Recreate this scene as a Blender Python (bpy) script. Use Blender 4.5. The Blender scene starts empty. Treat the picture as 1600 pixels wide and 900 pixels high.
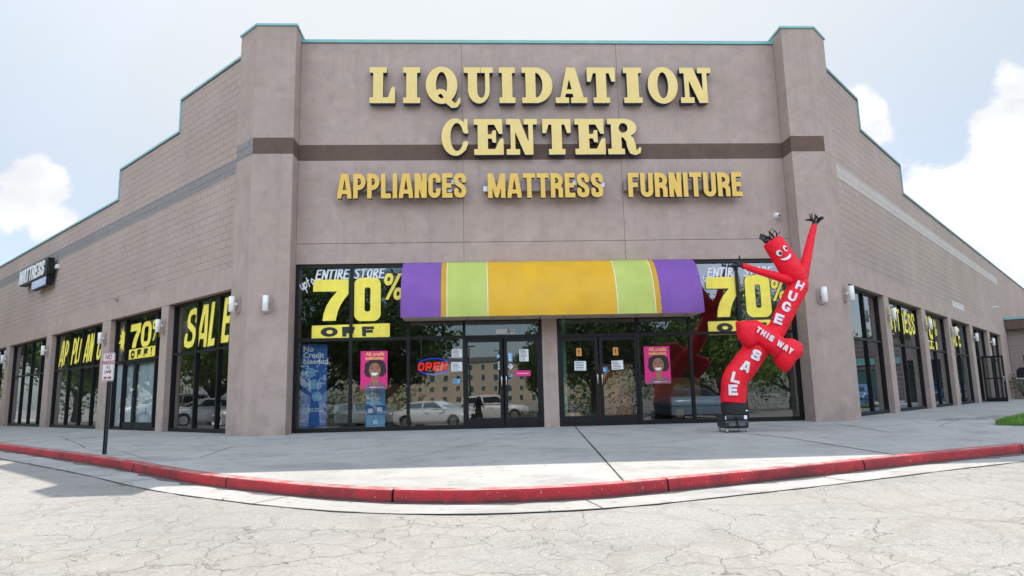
import bpy, bmesh, math, random
import numpy as np
from math import sin, cos, pi, sqrt, radians, atan2
from mathutils import Vector, Matrix

S = bpy.context.scene
C = S.collection

# ---------------------------------------------------------------- camera
def make_camera():
    f, pitch, roll, yaw = 1078.54, radians(9.0624), radians(1.3281), radians(3.0381)
    fw = Vector((sin(yaw)*cos(pitch), cos(yaw)*cos(pitch), sin(pitch)))
    r0 = Vector((cos(yaw), -sin(yaw), 0)); u0 = r0.cross(fw)
    r = r0*cos(roll) - u0*sin(roll); u = u0*cos(roll) + r0*sin(roll)
    cam = bpy.data.cameras.new('camera_view')
    cam.sensor_width = 36; cam.lens = 36*f/1600; cam.clip_start = .02; cam.clip_end = 3000
    o = bpy.data.objects.new('camera_view', cam); C.objects.link(o)
    m = Matrix((r, u, -fw)).transposed().to_4x4(); m.translation = Vector((0, -16.5, .69))
    o.matrix_world = m
    S.camera = o
make_camera()

# ---------------------------------------------------------------- world, sun, exposure
SUN_EL, SUN_X = 55.5, -.012           # the sun stands high behind the store
sun_dir = Vector((SUN_X, 1, 0)).normalized()*cos(radians(SUN_EL)) + Vector((0, 0, sin(radians(SUN_EL))))
W = bpy.data.worlds.new('World'); S.world = W; W.use_nodes = True
def build_world():
    nt = W.node_tree; N = nt.nodes; L = nt.links; N.clear()
    out = N.new('ShaderNodeOutputWorld'); bg = N.new('ShaderNodeBackground')
    sky = N.new('ShaderNodeTexSky'); sky.sky_type = 'NISHITA'; sky.sun_disc = False
    sky.sun_elevation = radians(SUN_EL); sky.sun_rotation = atan2(SUN_X, 1)
    sky.air_density = 1.0; sky.dust_density = 1.6; sky.ozone_density = 1.5
    tc = N.new('ShaderNodeTexCoord'); D = tc.outputs['Generated']
    def math_(op, a, b=None, clamp=False):
        n = N.new('ShaderNodeMath'); n.operation = op; n.use_clamp = clamp
        for i, v in enumerate((a, b)):
            if v is None: continue
            if isinstance(v, (int, float)): n.inputs[i].default_value = v
            else: L.new(v, n.inputs[i])
        return n.outputs[0]
    def mapr(v, a, b, c, d):
        n = N.new('ShaderNodeMapRange'); n.interpolation_type = 'SMOOTHSTEP'
        L.new(v, n.inputs[0])
        for i, x in enumerate((a, b, c, d)): n.inputs[i+1].default_value = x
        return n.outputs[0]
    def noise(scale, detail, rough, dist=0., vec=None):
        n = N.new('ShaderNodeTexNoise'); n.inputs['Scale'].default_value = scale
        n.inputs['Detail'].default_value = detail; n.inputs['Roughness'].default_value = rough
        n.inputs['Distortion'].default_value = dist; L.new(vec or D, n.inputs['Vector']); return n.outputs['Fac']
    def mix(f, a, b):
        n = N.new('ShaderNodeMix'); n.data_type = 'RGBA'
        if isinstance(f, float): n.inputs[0].default_value = f
        else: L.new(f, n.inputs[0])
        for i, v in ((6, a), (7, b)):
            if isinstance(v, tuple): n.inputs[i].default_value = (*v, 1)
            else: L.new(v, n.inputs[i])
        return n.outputs[2]
    # glare: the hazy half of the sky round the sun goes white
    vd = N.new('ShaderNodeVectorMath'); vd.operation = 'DOT_PRODUCT'
    L.new(D, vd.inputs[0]); vd.inputs[1].default_value = sun_dir
    glare = mapr(vd.outputs['Value'], -.25, .85, .12, .88)
    soft = noise(1.7, 4, .5, .3)
    haze = math_('MULTIPLY', glare, mapr(soft, .3, .65, .82, 1.12), True)
    base = mix(haze, sky.outputs[0], mix(mapr(vd.outputs['Value'], .60, .93, 0., 1.), HAZE, HAZE_SUN))
    # cumulus: billowing clumps
    nz = N.new('ShaderNodeMapping'); nz.inputs['Scale'].default_value = (1, 1, 1.45); L.new(D, nz.inputs[0])
    puff = math_('ADD', math_('MULTIPLY', noise(4.2, 9, .6, .3, nz.outputs[0]), .62), math_('MULTIPLY', noise(15., 7, .62, .3, nz.outputs[0]), .38))
    mask = None
    for d, r0, amp in CLOUDS:
        v = N.new('ShaderNodeVectorMath'); v.operation = 'DISTANCE'; L.new(D, v.inputs[0]); v.inputs[1].default_value = Vector(d).normalized()
        b = mapr(v.outputs['Value'], 0., r0, amp, 0.)
        mask = b if mask is None else math_('MAXIMUM', mask, b)
    dens = math_('ADD', puff, mask)
    for d, r0, amp in GAPS:
        v = N.new('ShaderNodeVectorMath'); v.operation = 'DISTANCE'; L.new(D, v.inputs[0]); v.inputs[1].default_value = Vector(d).normalized()
        dens = math_('SUBTRACT', dens, mapr(v.outputs['Value'], 0., r0, amp, 0.))
    sx = N.new('ShaderNodeSeparateXYZ'); L.new(D, sx.inputs[0])
    # unseen bright cloud added away from the sun, to fill the shaded fronts
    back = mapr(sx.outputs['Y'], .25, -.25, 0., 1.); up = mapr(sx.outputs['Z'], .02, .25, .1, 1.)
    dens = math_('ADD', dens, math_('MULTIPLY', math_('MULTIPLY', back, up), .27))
    cov = mapr(dens, .73, .83, 0., 1.)
    shade = mapr(noise(5.2, 7, .6, 0., nz.outputs[0]), .3, .7, 0., 1.)
    cloud = mix(back, mix(shade, CLOUD_LO, CLOUD_HI), mix(shade, FILL_CLOUD_LO, FILL_CLOUD_HI))
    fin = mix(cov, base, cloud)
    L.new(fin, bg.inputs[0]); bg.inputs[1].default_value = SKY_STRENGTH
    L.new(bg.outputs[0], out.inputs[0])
SKY_STRENGTH = .1
HAZE, HAZE_SUN = (2.62, 3.05, 3.52), (3.72, 3.86, 4.0)
CLOUD_LO, CLOUD_HI = (3.6, 3.72, 3.9), (5.2, 5.15, 5.1)
FILL_CLOUD_LO, FILL_CLOUD_HI = (7.2, 8.9, 11.4), (11.6, 13.0, 15.0)  # tones of the added fill cloud, out of view behind the camera
CLOUDS = [((-0.522, 0.814, 0.253), .10, .60), ((-0.505, 0.834, 0.223), .075, .55), ((0.484, 0.802, 0.35), .13, .40), ((0.517, 0.781, 0.35), .09, .32), ((0.615, 0.731, 0.296), .17, .42), ((0.576, 0.789, 0.213), .19, .42), ((0.632, 0.757, 0.165), .26, .45), ((0.485, 0.837, 0.253), .13, .40), ((0.622, 0.703, 0.345), .11, .44),
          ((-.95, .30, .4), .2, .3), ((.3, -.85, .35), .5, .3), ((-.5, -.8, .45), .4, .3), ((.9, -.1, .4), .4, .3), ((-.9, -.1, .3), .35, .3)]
GAPS = [((0.552, 0.752, 0.361), .075, .45), ((0.562, 0.771, 0.3), .05, .30), ((0.528, 0.742, 0.413), .09, .4)]
build_world()
sl = bpy.data.lights.new('sun_lamp', 'SUN'); sl.energy = 2.75; sl.angle = radians(.5); sl.color = (1, .94, .85)
so = bpy.data.objects.new('sun_lamp', sl); C.objects.link(so)
so.rotation_euler = (-sun_dir).to_track_quat('-Z', 'Y').to_euler()
so.location = (0, 30, 40)
V = S.view_settings
V.view_transform = 'Standard'; V.look = 'None'; V.gamma = 1; V.use_curve_mapping = False; V.exposure = 1.23
S.cycles.max_bounces = 10; S.cycles.transparent_max_bounces = 24; S.cycles.glossy_bounces = 4
S.cycles.use_denoising = True
S.cycles.caustics_reflective = False; S.cycles.caustics_refractive = False
S.cycles.sample_clamp_indirect = 6

# ---------------------------------------------------------------- materials
class MB_:
    """small node-graph writer"""
    def __init__(s, name):
        s.m = bpy.data.materials.new(name); s.m.use_nodes = True
        s.nt = s.m.node_tree; s.N = s.nt.nodes; s.L = s.nt.links
        s.p = s.N['Principled BSDF']; s.out = s.N['Material Output']
        s.tc = s.N.new('ShaderNodeTexCoord')
    def put(s, sock, v):
        if isinstance(v, bpy.types.NodeSocket): s.L.new(v, sock)
        elif isinstance(v, tuple) and len(v) == 3 and sock.type == 'RGBA': sock.default_value = (*v, 1)
        else: sock.default_value = v
    def set(s, **k):
        for n, v in k.items(): s.put(s.p.inputs[n.replace('_', ' ')], v)
        return s
    def math(s, op, a, b=0., clamp=False):
        n = s.N.new('ShaderNodeMath'); n.operation = op; n.use_clamp = clamp
        s.put(n.inputs[0], a); s.put(n.inputs[1], b); return n.outputs[0]
    def noise(s, scale, detail=4, rough=.55, vec=None, dist=0., col=False):
        n = s.N.new('ShaderNodeTexNoise'); s.L.new(vec or s.tc.outputs['Object'], n.inputs['Vector'])
        n.inputs['Scale'].default_value = scale; n.inputs['Detail'].default_value = detail
        n.inputs['Roughness'].default_value = rough; n.inputs['Distortion'].default_value = dist
        return n.outputs['Color' if col else 'Fac']
    def map(s, v, a, b, c=0., d=1., smooth=False):
        n = s.N.new('ShaderNodeMapRange')
        if smooth: n.interpolation_type = 'SMOOTHSTEP'
        s.put(n.inputs[0], v)
        for i, x in enumerate((a, b, c, d)): n.inputs[i+1].default_value = x
        return n.outputs[0]
    def mix(s, f, a, b, mode='MIX'):
        n = s.N.new('ShaderNodeMix'); n.data_type = 'RGBA'; n.blend_type = mode; n.clamp_factor = True
        s.put(n.inputs[0], f); s.put(n.inputs[6], a); s.put(n.inputs[7], b); return n.outputs[2]
    def bump(s, h, strength=.3, dist=.02, prev=None):
        n = s.N.new('ShaderNodeBump'); n.inputs['Strength'].default_value = strength; n.inputs['Distance'].default_value = dist
        s.put(n.inputs['Height'], h)
        if prev is not None: s.L.new(prev, n.inputs['Normal'])
        s.L.new(n.outputs[0], s.p.inputs['Normal']); return n.outputs[0]
    def scaled(s, v):
        n = s.N.new('ShaderNodeMapping'); n.inputs['Scale'].default_value = v; s.L.new(s.tc.outputs['Object'], n.inputs[0]); return n.outputs[0]
    def sep(s):
        n = s.N.new('ShaderNodeSeparateXYZ'); s.L.new(s.tc.outputs['Object'], n.inputs[0]); return n.outputs

def plain(name, col, rough=.6, metal=0., var=.12, scale=9., bump=0.):
    b = MB_(name)
    n = b.noise(scale, 5, .6)
    lo = tuple(c*(1-var) for c in col); hi = tuple(min(1, c*(1+var)) for c in col)
    b.set(Base_Color=b.mix(b.map(n, .3, .7), lo, hi), Roughness=b.map(n, .3, .7, rough-.06, rough+.06), Metallic=metal)
    if bump: b.bump(b.noise(scale*8, 3), bump, .01)
    return b.m

def stucco(name, col, var=.10):
    b = MB_(name)
    big = b.noise(.55, 5, .6); mid = b.noise(3.2, 5, .65); fine = b.noise(46., 3, .6)
    streak = b.noise(1., 4, .6, b.scaled((5., 5., .35)))
    c = b.mix(b.map(big, .3, .7), tuple(x*(1-var) for x in col), tuple(x*(1+var*.8) for x in col))
    warm = b.noise(1.1, 4, .5, b.scaled((1.3, .7, 1.9)))
    c = b.mix(b.map(warm, .45, .7, 0, .35), c, (col[0]*1.0, col[1]*1.03, col[2]*.86))
    c = b.mix(b.map(mid, .48, .68, 0, .45), c, tuple(x*.68 for x in col))
    pale = b.noise(1.9, 5, .6, dist=.5); c = b.mix(b.map(pale, .52, .66, 0, .42), c, tuple(min(1, x*1.22) for x in col))
    c = b.mix(b.map(streak, .53, .72, 0, .30), c, tuple(x*.68 for x in col))
    run = b.math('MULTIPLY', b.map(b.noise(1., 5, .7, b.scaled((9, 9, .12))), .55, .72), b.map(b.sep()['Z'], 7.6, 9.6, 0, .32, True)); c = b.mix(run, c, tuple(x*.58 for x in col))
    pit = b.noise(17., 3, .6); c = b.mix(b.map(pit, .66, .74, 0, .4), c, tuple(x*.5 for x in col))
    c = b.mix(b.map(fine, .35, .7, 0, .26), c, tuple(x*.62 for x in col))
    # splash dirt along the foot of the wall
    z = b.sep()['Z']
    foot = b.math('MULTIPLY', b.map(z, .0, .55, 1, 0, True), b.map(mid, .35, .6))
    c = b.mix(b.math('MULTIPLY', foot, .45), c, tuple(x*.6 for x in col))
    b.set(Base_Color=c, Roughness=.92, Specular_IOR_Level=.2)
    n1 = b.bump(b.noise(30., 5, .65), .35, .012)
    b.bump(b.noise(140., 2, .6), .25, .004, n1)
    return b.m

def block(name, col, var=.12, contrast=1., along='X'):
    """split-face block courses: 40 x 20 cm, running bond, painted"""
    b = MB_(name)
    s = b.sep(); v = b.N.new('ShaderNodeCombineXYZ'); b.L.new(s[along], v.inputs[0]); b.L.new(s['Z'], v.inputs[1])
    br = b.N.new('ShaderNodeTexBrick'); b.L.new(v.outputs[0], br.inputs['Vector'])
    br.offset = .5; br.inputs['Scale'].default_value = 1; br.inputs['Brick Width'].default_value = .4; br.inputs['Row Height'].default_value = .2
    br.inputs['Mortar Size'].default_value = .007; br.inputs['Mortar Smooth'].default_value = .35; br.inputs['Bias'].default_value = 0
    br.inputs['Color1'].default_value = (0, 0, 0, 1); br.inputs['Color2'].default_value = (1, 1, 1, 1); br.inputs['Mortar'].default_value = (.5, .5, .5, 1)
    big = b.noise(.35, 5, .6); mid = b.noise(4., 5, .65); rough = b.noise(16., 6, .7)
    c = b.mix(b.map(big, .32, .68), tuple(x*(1-var) for x in col), tuple(x*(1+var*.7) for x in col))
    warm = b.noise(.5, 4, .5, b.scaled((1, 1, 2.)))
    c = b.mix(b.map(warm, .42, .66, 0, .45), c, (col[0]*1.03, col[1]*1.03, col[2]*.85))
    c = b.mix(b.math('MULTIPLY', br.outputs['Color'], .17*contrast), c, tuple(x*.78 for x in col))
    c = b.mix(b.map(mid, .5, .75, 0, .25), c, tuple(x*.72 for x in col))
    c = b.mix(b.map(rough, .45, .75, 0, .25), c, tuple(x*.62 for x in col))
    # the joints show only where paint has not filled them
    j = b.math('MULTIPLY', br.outputs['Fac'], b.map(b.noise(1.3, 4, .6), .32, .62, .2, .8*contrast))
    c = b.mix(j, c, tuple(x*.42 for x in col))
    b.set(Base_Color=c, Roughness=.93, Specular_IOR_Level=.2)
    h = b.math('SUBTRACT', b.math('MULTIPLY', b.noise(15., 6, .7), .8), br.outputs['Fac'])
    b.bump(h, .55, .02)
    return b.m

M = {}
WALL = (.435, .332, .290)
M['stucco'] = stucco('taupe_stucco', WALL)
M['pillar'] = stucco('pillar_stucco', (.415, .320, .280))
M['block'] = block('painted_block', (.425, .330, .290), .14, 1.25)
M['brown'] = stucco('brown_band_paint', (.140, .092, .074), .06)
M['grey_band'] = block('grey_band_block', (.265, .240, .235), .06, 1.6)
M['pale_band'] = block('pale_band_block', (.54, .475, .44), .06, 1.2)
M['white_patch'] = block('white_painted_block', (.60, .57, .55), .05, 1.2)
M['teal'] = plain('teal_metal_coping', (.19, .42, .395), .45, 0, .1, 3)
M['soffit'] = stucco('soffit_stucco', (.33, .28, .25), .05)
M['black_al'] = plain('black_anodised_aluminium', (.006, .006, .007), .45, 0, .3, 12)
M['black_al'].node_tree.nodes['Principled BSDF'].inputs['Specular IOR Level'].default_value = .3
M['navy'] = plain('navy_letter_return', (.010, .042, .11), .45)
M['gold'] = None
def letter_face(name, top, bot):
    b = MB_(name); n = b.noise(2.3, 5, .6); st = b.noise(1, 5, .6, b.scaled((9, 9, 1.2)))
    c = b.mix(b.map(n, .3, .7), top, bot)
    c = b.mix(b.map(st, .5, .75, 0, .25), c, tuple(x*.75 for x in bot))
    c = b.mix(b.map(b.noise(60, 3), .62, .8, 0, .3), c, tuple(x*.6 for x in bot))
    b.set(Base_Color=c, Roughness=.42)
    return b.m
M['pale_yellow'] = letter_face('faded_yellow_acrylic', (.79, .60, .215), (.73, .52, .145))
M['gold'] = letter_face('gold_acrylic', (.78, .50, .085), (.70, .41, .045))
M['raceway'] = plain('raceway_paint', (.30, .245, .228), .6)
M['white_plastic'] = plain('white_plastic', (.72, .72, .72), .4, 0, .06)
M['white_enamel'] = plain('white_enamel', (.76, .745, .725), .35, 0, .05)
M['yellow_paint'] = plain('yellow_window_paint', (.93, .76, .085), .55, 0, .09, 5)
M['black_paint'] = plain('black_window_paint', (.012, .014, .012), .5)
M['white_paint'] = plain('white_window_paint', (.72, .74, .76), .6, 0, .12, 7)
M['paper'] = plain('white_paper', (.78, .79, .80), .7, 0, .05)
M['pink'] = plain('magenta_print', (.72, .012, .19), .5, 0, .04, 2)
M['apricot'] = plain('apricot_print', (.86, .48, .12), .5, 0, .04)
M['skin_print'] = plain('brown_skin_print', (.33, .14, .075), .5, 0, .16, 6)
M['hair_print'] = plain('black_hair_print', (.014, .010, .010), .6, 0, .3, 40)
M['mauve_print'] = plain('mauve_print', (.24, .085, .15), .5, 0, .2, 8)
M['blue_print'] = plain('deep_blue_print', (.016, .115, .40), .5, 0, .1, 2)
M['sky_print'] = plain('light_blue_print', (.17, .42, .68), .5, 0, .1, 6)
M['cyan_print'] = plain('blue_label_print', (.03, .25, .55), .5)
M['orange_print'] = plain('orange_label_print', (.75, .35, .06), .5)
M['sign_white'] = plain('sign_white_sheet', (.62, .60, .60), .4, 0, .05)
M['sign_red'] = plain('sign_red_sheet', (.30, .018, .03), .4)
M['post_green'] = plain('dark_green_post', (.012, .022, .02), .45, .2, .3)
M['red_nylon'] = None
M['black_nylon'] = plain('black_nylon', (.010, .010, .012), .55, 0, .3)
M['blower_black'] = plain('black_moulded_plastic', (.016, .018, .020), .4, 0, .2)
M['rubber'] = plain('rubber', (.02, .02, .02), .7)
M['steel'] = plain('brushed_steel', (.55, .55, .55), .3, 1., .1)
M['bark'] = plain('bark', (.075, .055, .04), .9, 0, .3, 7, .5)
M['cardboard'] = plain('cardboard', (.42, .27, .12), .8)
M['terracotta'] = plain('terracotta_laminate', (.33, .12, .06), .6)
M['mint'] = plain('mint_green_paint', (.16, .42, .30), .5)
M['white_film'] = plain('white_window_film', (.52, .60, .64), .6, 0, .1, 2)
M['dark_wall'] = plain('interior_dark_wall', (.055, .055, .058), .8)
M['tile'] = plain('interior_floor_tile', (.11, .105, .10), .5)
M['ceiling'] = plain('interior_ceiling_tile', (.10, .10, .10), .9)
M['mattress'] = plain('mattress_ticking', (.35, .35, .36), .8)

def nylon():
    b = MB_('red_ripstop_nylon'); w = b.noise(2.2, 5, .6); cr = b.noise(1, 5, .6, b.scaled((3, 3, 9)))
    c = b.mix(b.map(w, .3, .7), (.92, .005, .024), (.97, .010, .036))
    b.set(Base_Color=c, Roughness=.5, Specular_IOR_Level=.35)
    try: b.set(Subsurface_Weight=.0)
    except Exception: pass
    fold = b.noise(5.5, 4, .55, b.scaled((1.6, 1.6, .5)), 1.2)
    b.bump(b.math('ADD', b.math('ADD', w, b.math('MULTIPLY', cr, .6)), b.math('MULTIPLY', fold, .7)), .6, .07)
    tl = b.N.new('ShaderNodeBsdfTranslucent'); b.L.new(c, tl.inputs[0]); mx = b.N.new('ShaderNodeMixShader'); mx.inputs[0].default_value = .14
    b.L.new(b.p.outputs[0], mx.inputs[1]); b.L.new(tl.outputs[0], mx.inputs[2]); b.L.new(mx.outputs[0], b.out.inputs[0])
    return b.m
M['red_nylon'] = nylon()

def glass(name, tint, f0):
    b = MB_(name); N, L = b.N, b.L; N.remove(b.p)
    tr = N.new('ShaderNodeBsdfTransparent'); tr.inputs[0].default_value = (*tint, 1)
    gl = N.new('ShaderNodeBsdfGlossy'); gl.inputs['Roughness'].default_value = .0; gl.inputs[0].default_value = (.93, .97, 1, 1)
    # rolled sheets are never perfectly flat
    bp = N.new('ShaderNodeBump'); bp.inputs['Strength'].default_value = .035; bp.inputs['Distance'].default_value = .02
    L.new(b.noise(1.5, 2, .5), bp.inputs['Height']); L.new(bp.outputs[0], gl.inputs['Normal'])
    lw = N.new('ShaderNodeLayerWeight'); lw.inputs['Blend'].default_value = .5
    f = b.math('POWER', lw.outputs['Facing'], 5.)
    f = b.math('ADD', b.math('MULTIPLY', f, 1-f0), f0, True)
    dust = b.map(b.noise(3., 6, .7), .55, .8, 0, .035)
    df = N.new('ShaderNodeBsdfDiffuse'); df.inputs[0].default_value = (.5, .5, .48, 1)
    mx = N.new('ShaderNodeMixShader'); L.new(f, mx.inputs[0]); L.new(tr.outputs[0], mx.inputs[1]); L.new(gl.outputs[0], mx.inputs[2])
    m2 = N.new('ShaderNodeMixShader'); L.new(dust, m2.inputs[0]); L.new(mx.outputs[0], m2.inputs[1]); L.new(df.outputs[0], m2.inputs[2])
    L.new(m2.outputs[0], b.out.inputs[0])
    return b.m
M['glass'] = glass('tinted_window_glass', (.80, .84, .82), .16)
M['car_glass'] = plain('car_window_glass', (.02, .025, .03), .06)

def emit(name, col, st):
    b = MB_(name); b.set(Base_Color=tuple(.3*c for c in col), Emission_Color=col, Emission_Strength=st); return b.m
M['tube_light'] = emit('fluorescent_tube', (.9, 1., .97), 1.3)
M['neon_red'] = emit('red_neon', (1., .012, .012), .36)
M['neon_blue'] = emit('blue_neon', (.02, .06, 1.), .32)
# ---------------------------------------------------------------- object helpers
def tag(o, label=None, cat=None, group=None, kind=None):
    if label: o['label'] = label
    if cat: o['category'] = cat
    if group: o['group'] = group
    if kind: o['kind'] = kind
    return o
def thing(name, label, cat, loc=(0, 0, 0), rz=0., group=None):
    o = bpy.data.objects.new(name, None); C.objects.link(o); o.empty_display_size = .2
    o.location = loc; o.rotation_euler = (0, 0, rz)
    return tag(o, label, cat, group)
def link(name, me, mats, parent=None, loc=(0, 0, 0), rot=(0, 0, 0)):
    o = bpy.data.objects.new(name, me); C.objects.link(o)
    if mats is not None:
        for m in (mats if isinstance(mats, (list, tuple)) else [mats]): me.materials.append(m)
    o.location = loc; o.rotation_euler = rot
    if parent: o.parent = parent
    return o
def copy_tree(o, parent=None):
    c = o.copy(); C.objects.link(c)
    if parent: c.parent = parent
    for ch in list(o.children): copy_tree(ch, c)
    return c

class MB:
    """collects shapes into one mesh"""
    def __init__(s): s.v = []; s.f = []; s.mi = []; s.sm = []
    def add(s, vs, fs, mi=0, smooth=False):
        n = len(s.v); s.v += [tuple(map(float, v)) for v in vs]
        for f in fs: s.f.append(tuple(i+n for i in f)); s.mi.append(mi); s.sm.append(smooth)
        return s
    def box(s, x0, x1, y0, y1, z0, z1, mi=0):
        v = [(x, y, z) for z in (z0, z1) for y in (y0, y1) for x in (x0, x1)]
        return s.add(v, [(0, 2, 3, 1), (4, 5, 7, 6), (0, 1, 5, 4), (2, 6, 7, 3), (0, 4, 6, 2), (1, 3, 7, 5)], mi)
    def rbox(s, x0, x1, y0, y1, z0, z1, r=.02, mi=0):
        """box with chamfered edges"""
        r = min(r, (x1-x0)/2.01, (y1-y0)/2.01, (z1-z0)/2.01)
        bm = bmesh.new()
        bmesh.ops.create_cube(bm, size=1, matrix=Matrix.Translation(((x0+x1)/2, (y0+y1)/2, (z0+z1)/2)) @ Matrix.Diagonal((x1-x0, y1-y0, z1-z0, 1)))
        bmesh.ops.bevel(bm, geom=bm.edges[:], offset=r, segments=2, profile=.5, affect='EDGES')
        bm.verts.index_update()
        s.add([v.co[:] for v in bm.verts], [[v.index for v in f.verts] for f in bm.faces], mi); bm.free(); return s
    def prism(s, pts, z0, z1, mi=0, axis='z'):
        """outline pts extruded; axis z: (x,y); axis y: pts are (x,z), extruded in y; axis x: (y,z)"""
        n = len(pts)
        m = {'z': lambda a, b, t: (a, b, t), 'y': lambda a, b, t: (a, t, b), 'x': lambda a, b, t: (t, a, b)}[axis]
        v = [m(a, b, z0) for a, b in pts] + [m(a, b, z1) for a, b in pts]
        f = [tuple(range(n))[::-1], tuple(range(n, 2*n))] + [(i, (i+1) % n, n+(i+1) % n, n+i) for i in range(n)]
        return s.add(v, f, mi)
    def tube(s, path, rad, seg=10, mi=0, cap=True, flat=1.):
        path = [Vector(p) for p in path]; n = len(path)
        if not hasattr(rad, '__len__'): rad = [rad]*n
        base = len(s.v); vs = []
        up = None
        for i, p in enumerate(path):
            t = (path[min(i+1, n-1)] - path[max(i-1, 0)]).normalized()
            if up is None:
                up = Vector((0, 0, 1)) if abs(t.z) < .9 else Vector((0, 1, 0))
            a = (up - t*up.dot(t)).normalized(); b = t.cross(a); up = a
            for k in range(seg):
                q = 2*pi*k/seg
                vs.append(p + (a*cos(q) + b*sin(q)*flat)*rad[i])
        fs = [(i*seg+k, i*seg+(k+1) % seg, (i+1)*seg+(k+1) % seg, (i+1)*seg+k) for i in range(n-1) for k in range(seg)]
        s.add(vs, fs, mi, True)
        if cap:
            s.add([vs[k] for k in range(seg)], [tuple(range(seg))[::-1]], mi)
            s.add([vs[(n-1)*seg+k] for k in range(seg)], [tuple(range(seg))], mi)
        return s
    def ball(s, c, r, seg=14, rings=8, mi=0):
        if not hasattr(r, '__len__'): r = (r, r, r)
        vs = [(c[0], c[1], c[2]-r[2])]
        for i in range(1, rings):
            a = -pi/2 + pi*i/rings
            vs += [(c[0]+r[0]*cos(a)*cos(2*pi*k/seg), c[1]+r[1]*cos(a)*sin(2*pi*k/seg), c[2]+r[2]*sin(a)) for k in range(seg)]
        vs.append((c[0], c[1], c[2]+r[2])); n = len(vs)-1
        fs = [(0, 1+(k+1) % seg, 1+k) for k in range(seg)] + [(n, n-seg+k, n-seg+(k+1) % seg) for k in range(seg)]
        fs += [(1+i*seg+k, 1+i*seg+(k+1) % seg, 1+(i+1)*seg+(k+1) % seg, 1+(i+1)*seg+k) for i in range(rings-2) for k in range(seg)]
        return s.add(vs, fs, mi, True)
    def mesh(s, name):
        me = bpy.data.meshes.new(name); me.from_pydata(s.v, [], s.f)
        me.polygons.foreach_set('material_index', s.mi); me.polygons.foreach_set('use_smooth', s.sm); me.update(); return me
    def build(s, name, mats, parent=None, loc=(0, 0, 0), rot=(0, 0, 0)):
        return link(name, s.mesh(name), mats, parent, loc, rot)

# ---------------------------------------------------------------- lettering: shapes as distance fields, traced to outlines
def P_poly(*pts):
    pts = np.array(pts, float)
    def f(x, y):
        d = np.full(x.shape, 1e9); ins = np.zeros(x.shape, bool)
        n = len(pts)
        for i in range(n):
            a, b = pts[i], pts[(i+1) % n]; e = b-a
            wx, wy = x-a[0], y-a[1]; t = np.clip((wx*e[0]+wy*e[1])/(e@e+1e-12), 0, 1)
            d = np.minimum(d, (wx-t*e[0])**2+(wy-t*e[1])**2)
            c = ((a[1] <= y) & (b[1] > y)) | ((b[1] <= y) & (a[1] > y))
            with np.errstate(divide='ignore', invalid='ignore'):
                xx = a[0]+(y-a[1])*e[0]/(e[1] if e[1] else 1e-9)
            ins ^= c & (x < xx)
        return np.where(ins, -1, 1)*np.sqrt(d)
    return f
def P_rect(x0, x1, y0, y1): return P_poly((x0, y0), (x1, y0), (x1, y1), (x0, y1))
def P_ell(cx, cy, rx, ry):
    def f(x, y):
        px, py = (x-cx)/rx, (y-cy)/ry; k = np.sqrt(px*px+py*py)+1e-9
        g = np.sqrt((px/rx)**2+(py/ry)**2)+1e-9
        return k*(k-1)/g
    return f
def P_line(pts, w):
    def f(x, y):
        d = np.full(x.shape, 1e9); ww = w if hasattr(w, '__len__') else [w]*len(pts)
        for i in range(len(pts)-1):
            ax, ay = pts[i]; ex, ey = pts[i+1][0]-ax, pts[i+1][1]-ay
            t = np.clip(((x-ax)*ex+(y-ay)*ey)/(ex*ex+ey*ey+1e-12), 0, 1)
            d = np.minimum(d, np.hypot(x-ax-t*ex, y-ay-t*ey) - (ww[i]+(ww[i+1]-ww[i])*t)/2)
        return d
    return f
def P_rring(x0, x1, y0, y1, r, t):
    cx, cy, hx, hy = (x0+x1)/2, (y0+y1)/2, (x1-x0)/2, (y1-y0)/2; r = min(r, hx, hy)
    def f(x, y):
        qx, qy = np.abs(x-cx)-hx+r, np.abs(y-cy)-hy+r
        d = np.hypot(np.maximum(qx, 0), np.maximum(qy, 0)) + np.minimum(np.maximum(qx, qy), 0) - r
        return np.abs(d)-t/2 if t else d
    return f
def U(*fs): return lambda x, y: np.minimum.reduce([f(x, y) for f in fs])
def I(*fs): return lambda x, y: np.maximum.reduce([f(x, y) for f in fs])
def SUB(a, *bs): return lambda x, y: np.maximum.reduce([a(x, y)]+[-b(x, y) for b in bs])
def XF(f, sx=1., sy=1., dx=0., dy=0., slant=0., rot=0.):
    k = min(sx, sy); c, s_ = cos(rot), sin(rot)
    def g(x, y):
        x, y = x-dx, y-dy; x, y = x*c+y*s_, -x*s_+y*c
        x = x-slant*y
        return f(x/sx, y/sy)*k
    return g
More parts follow.
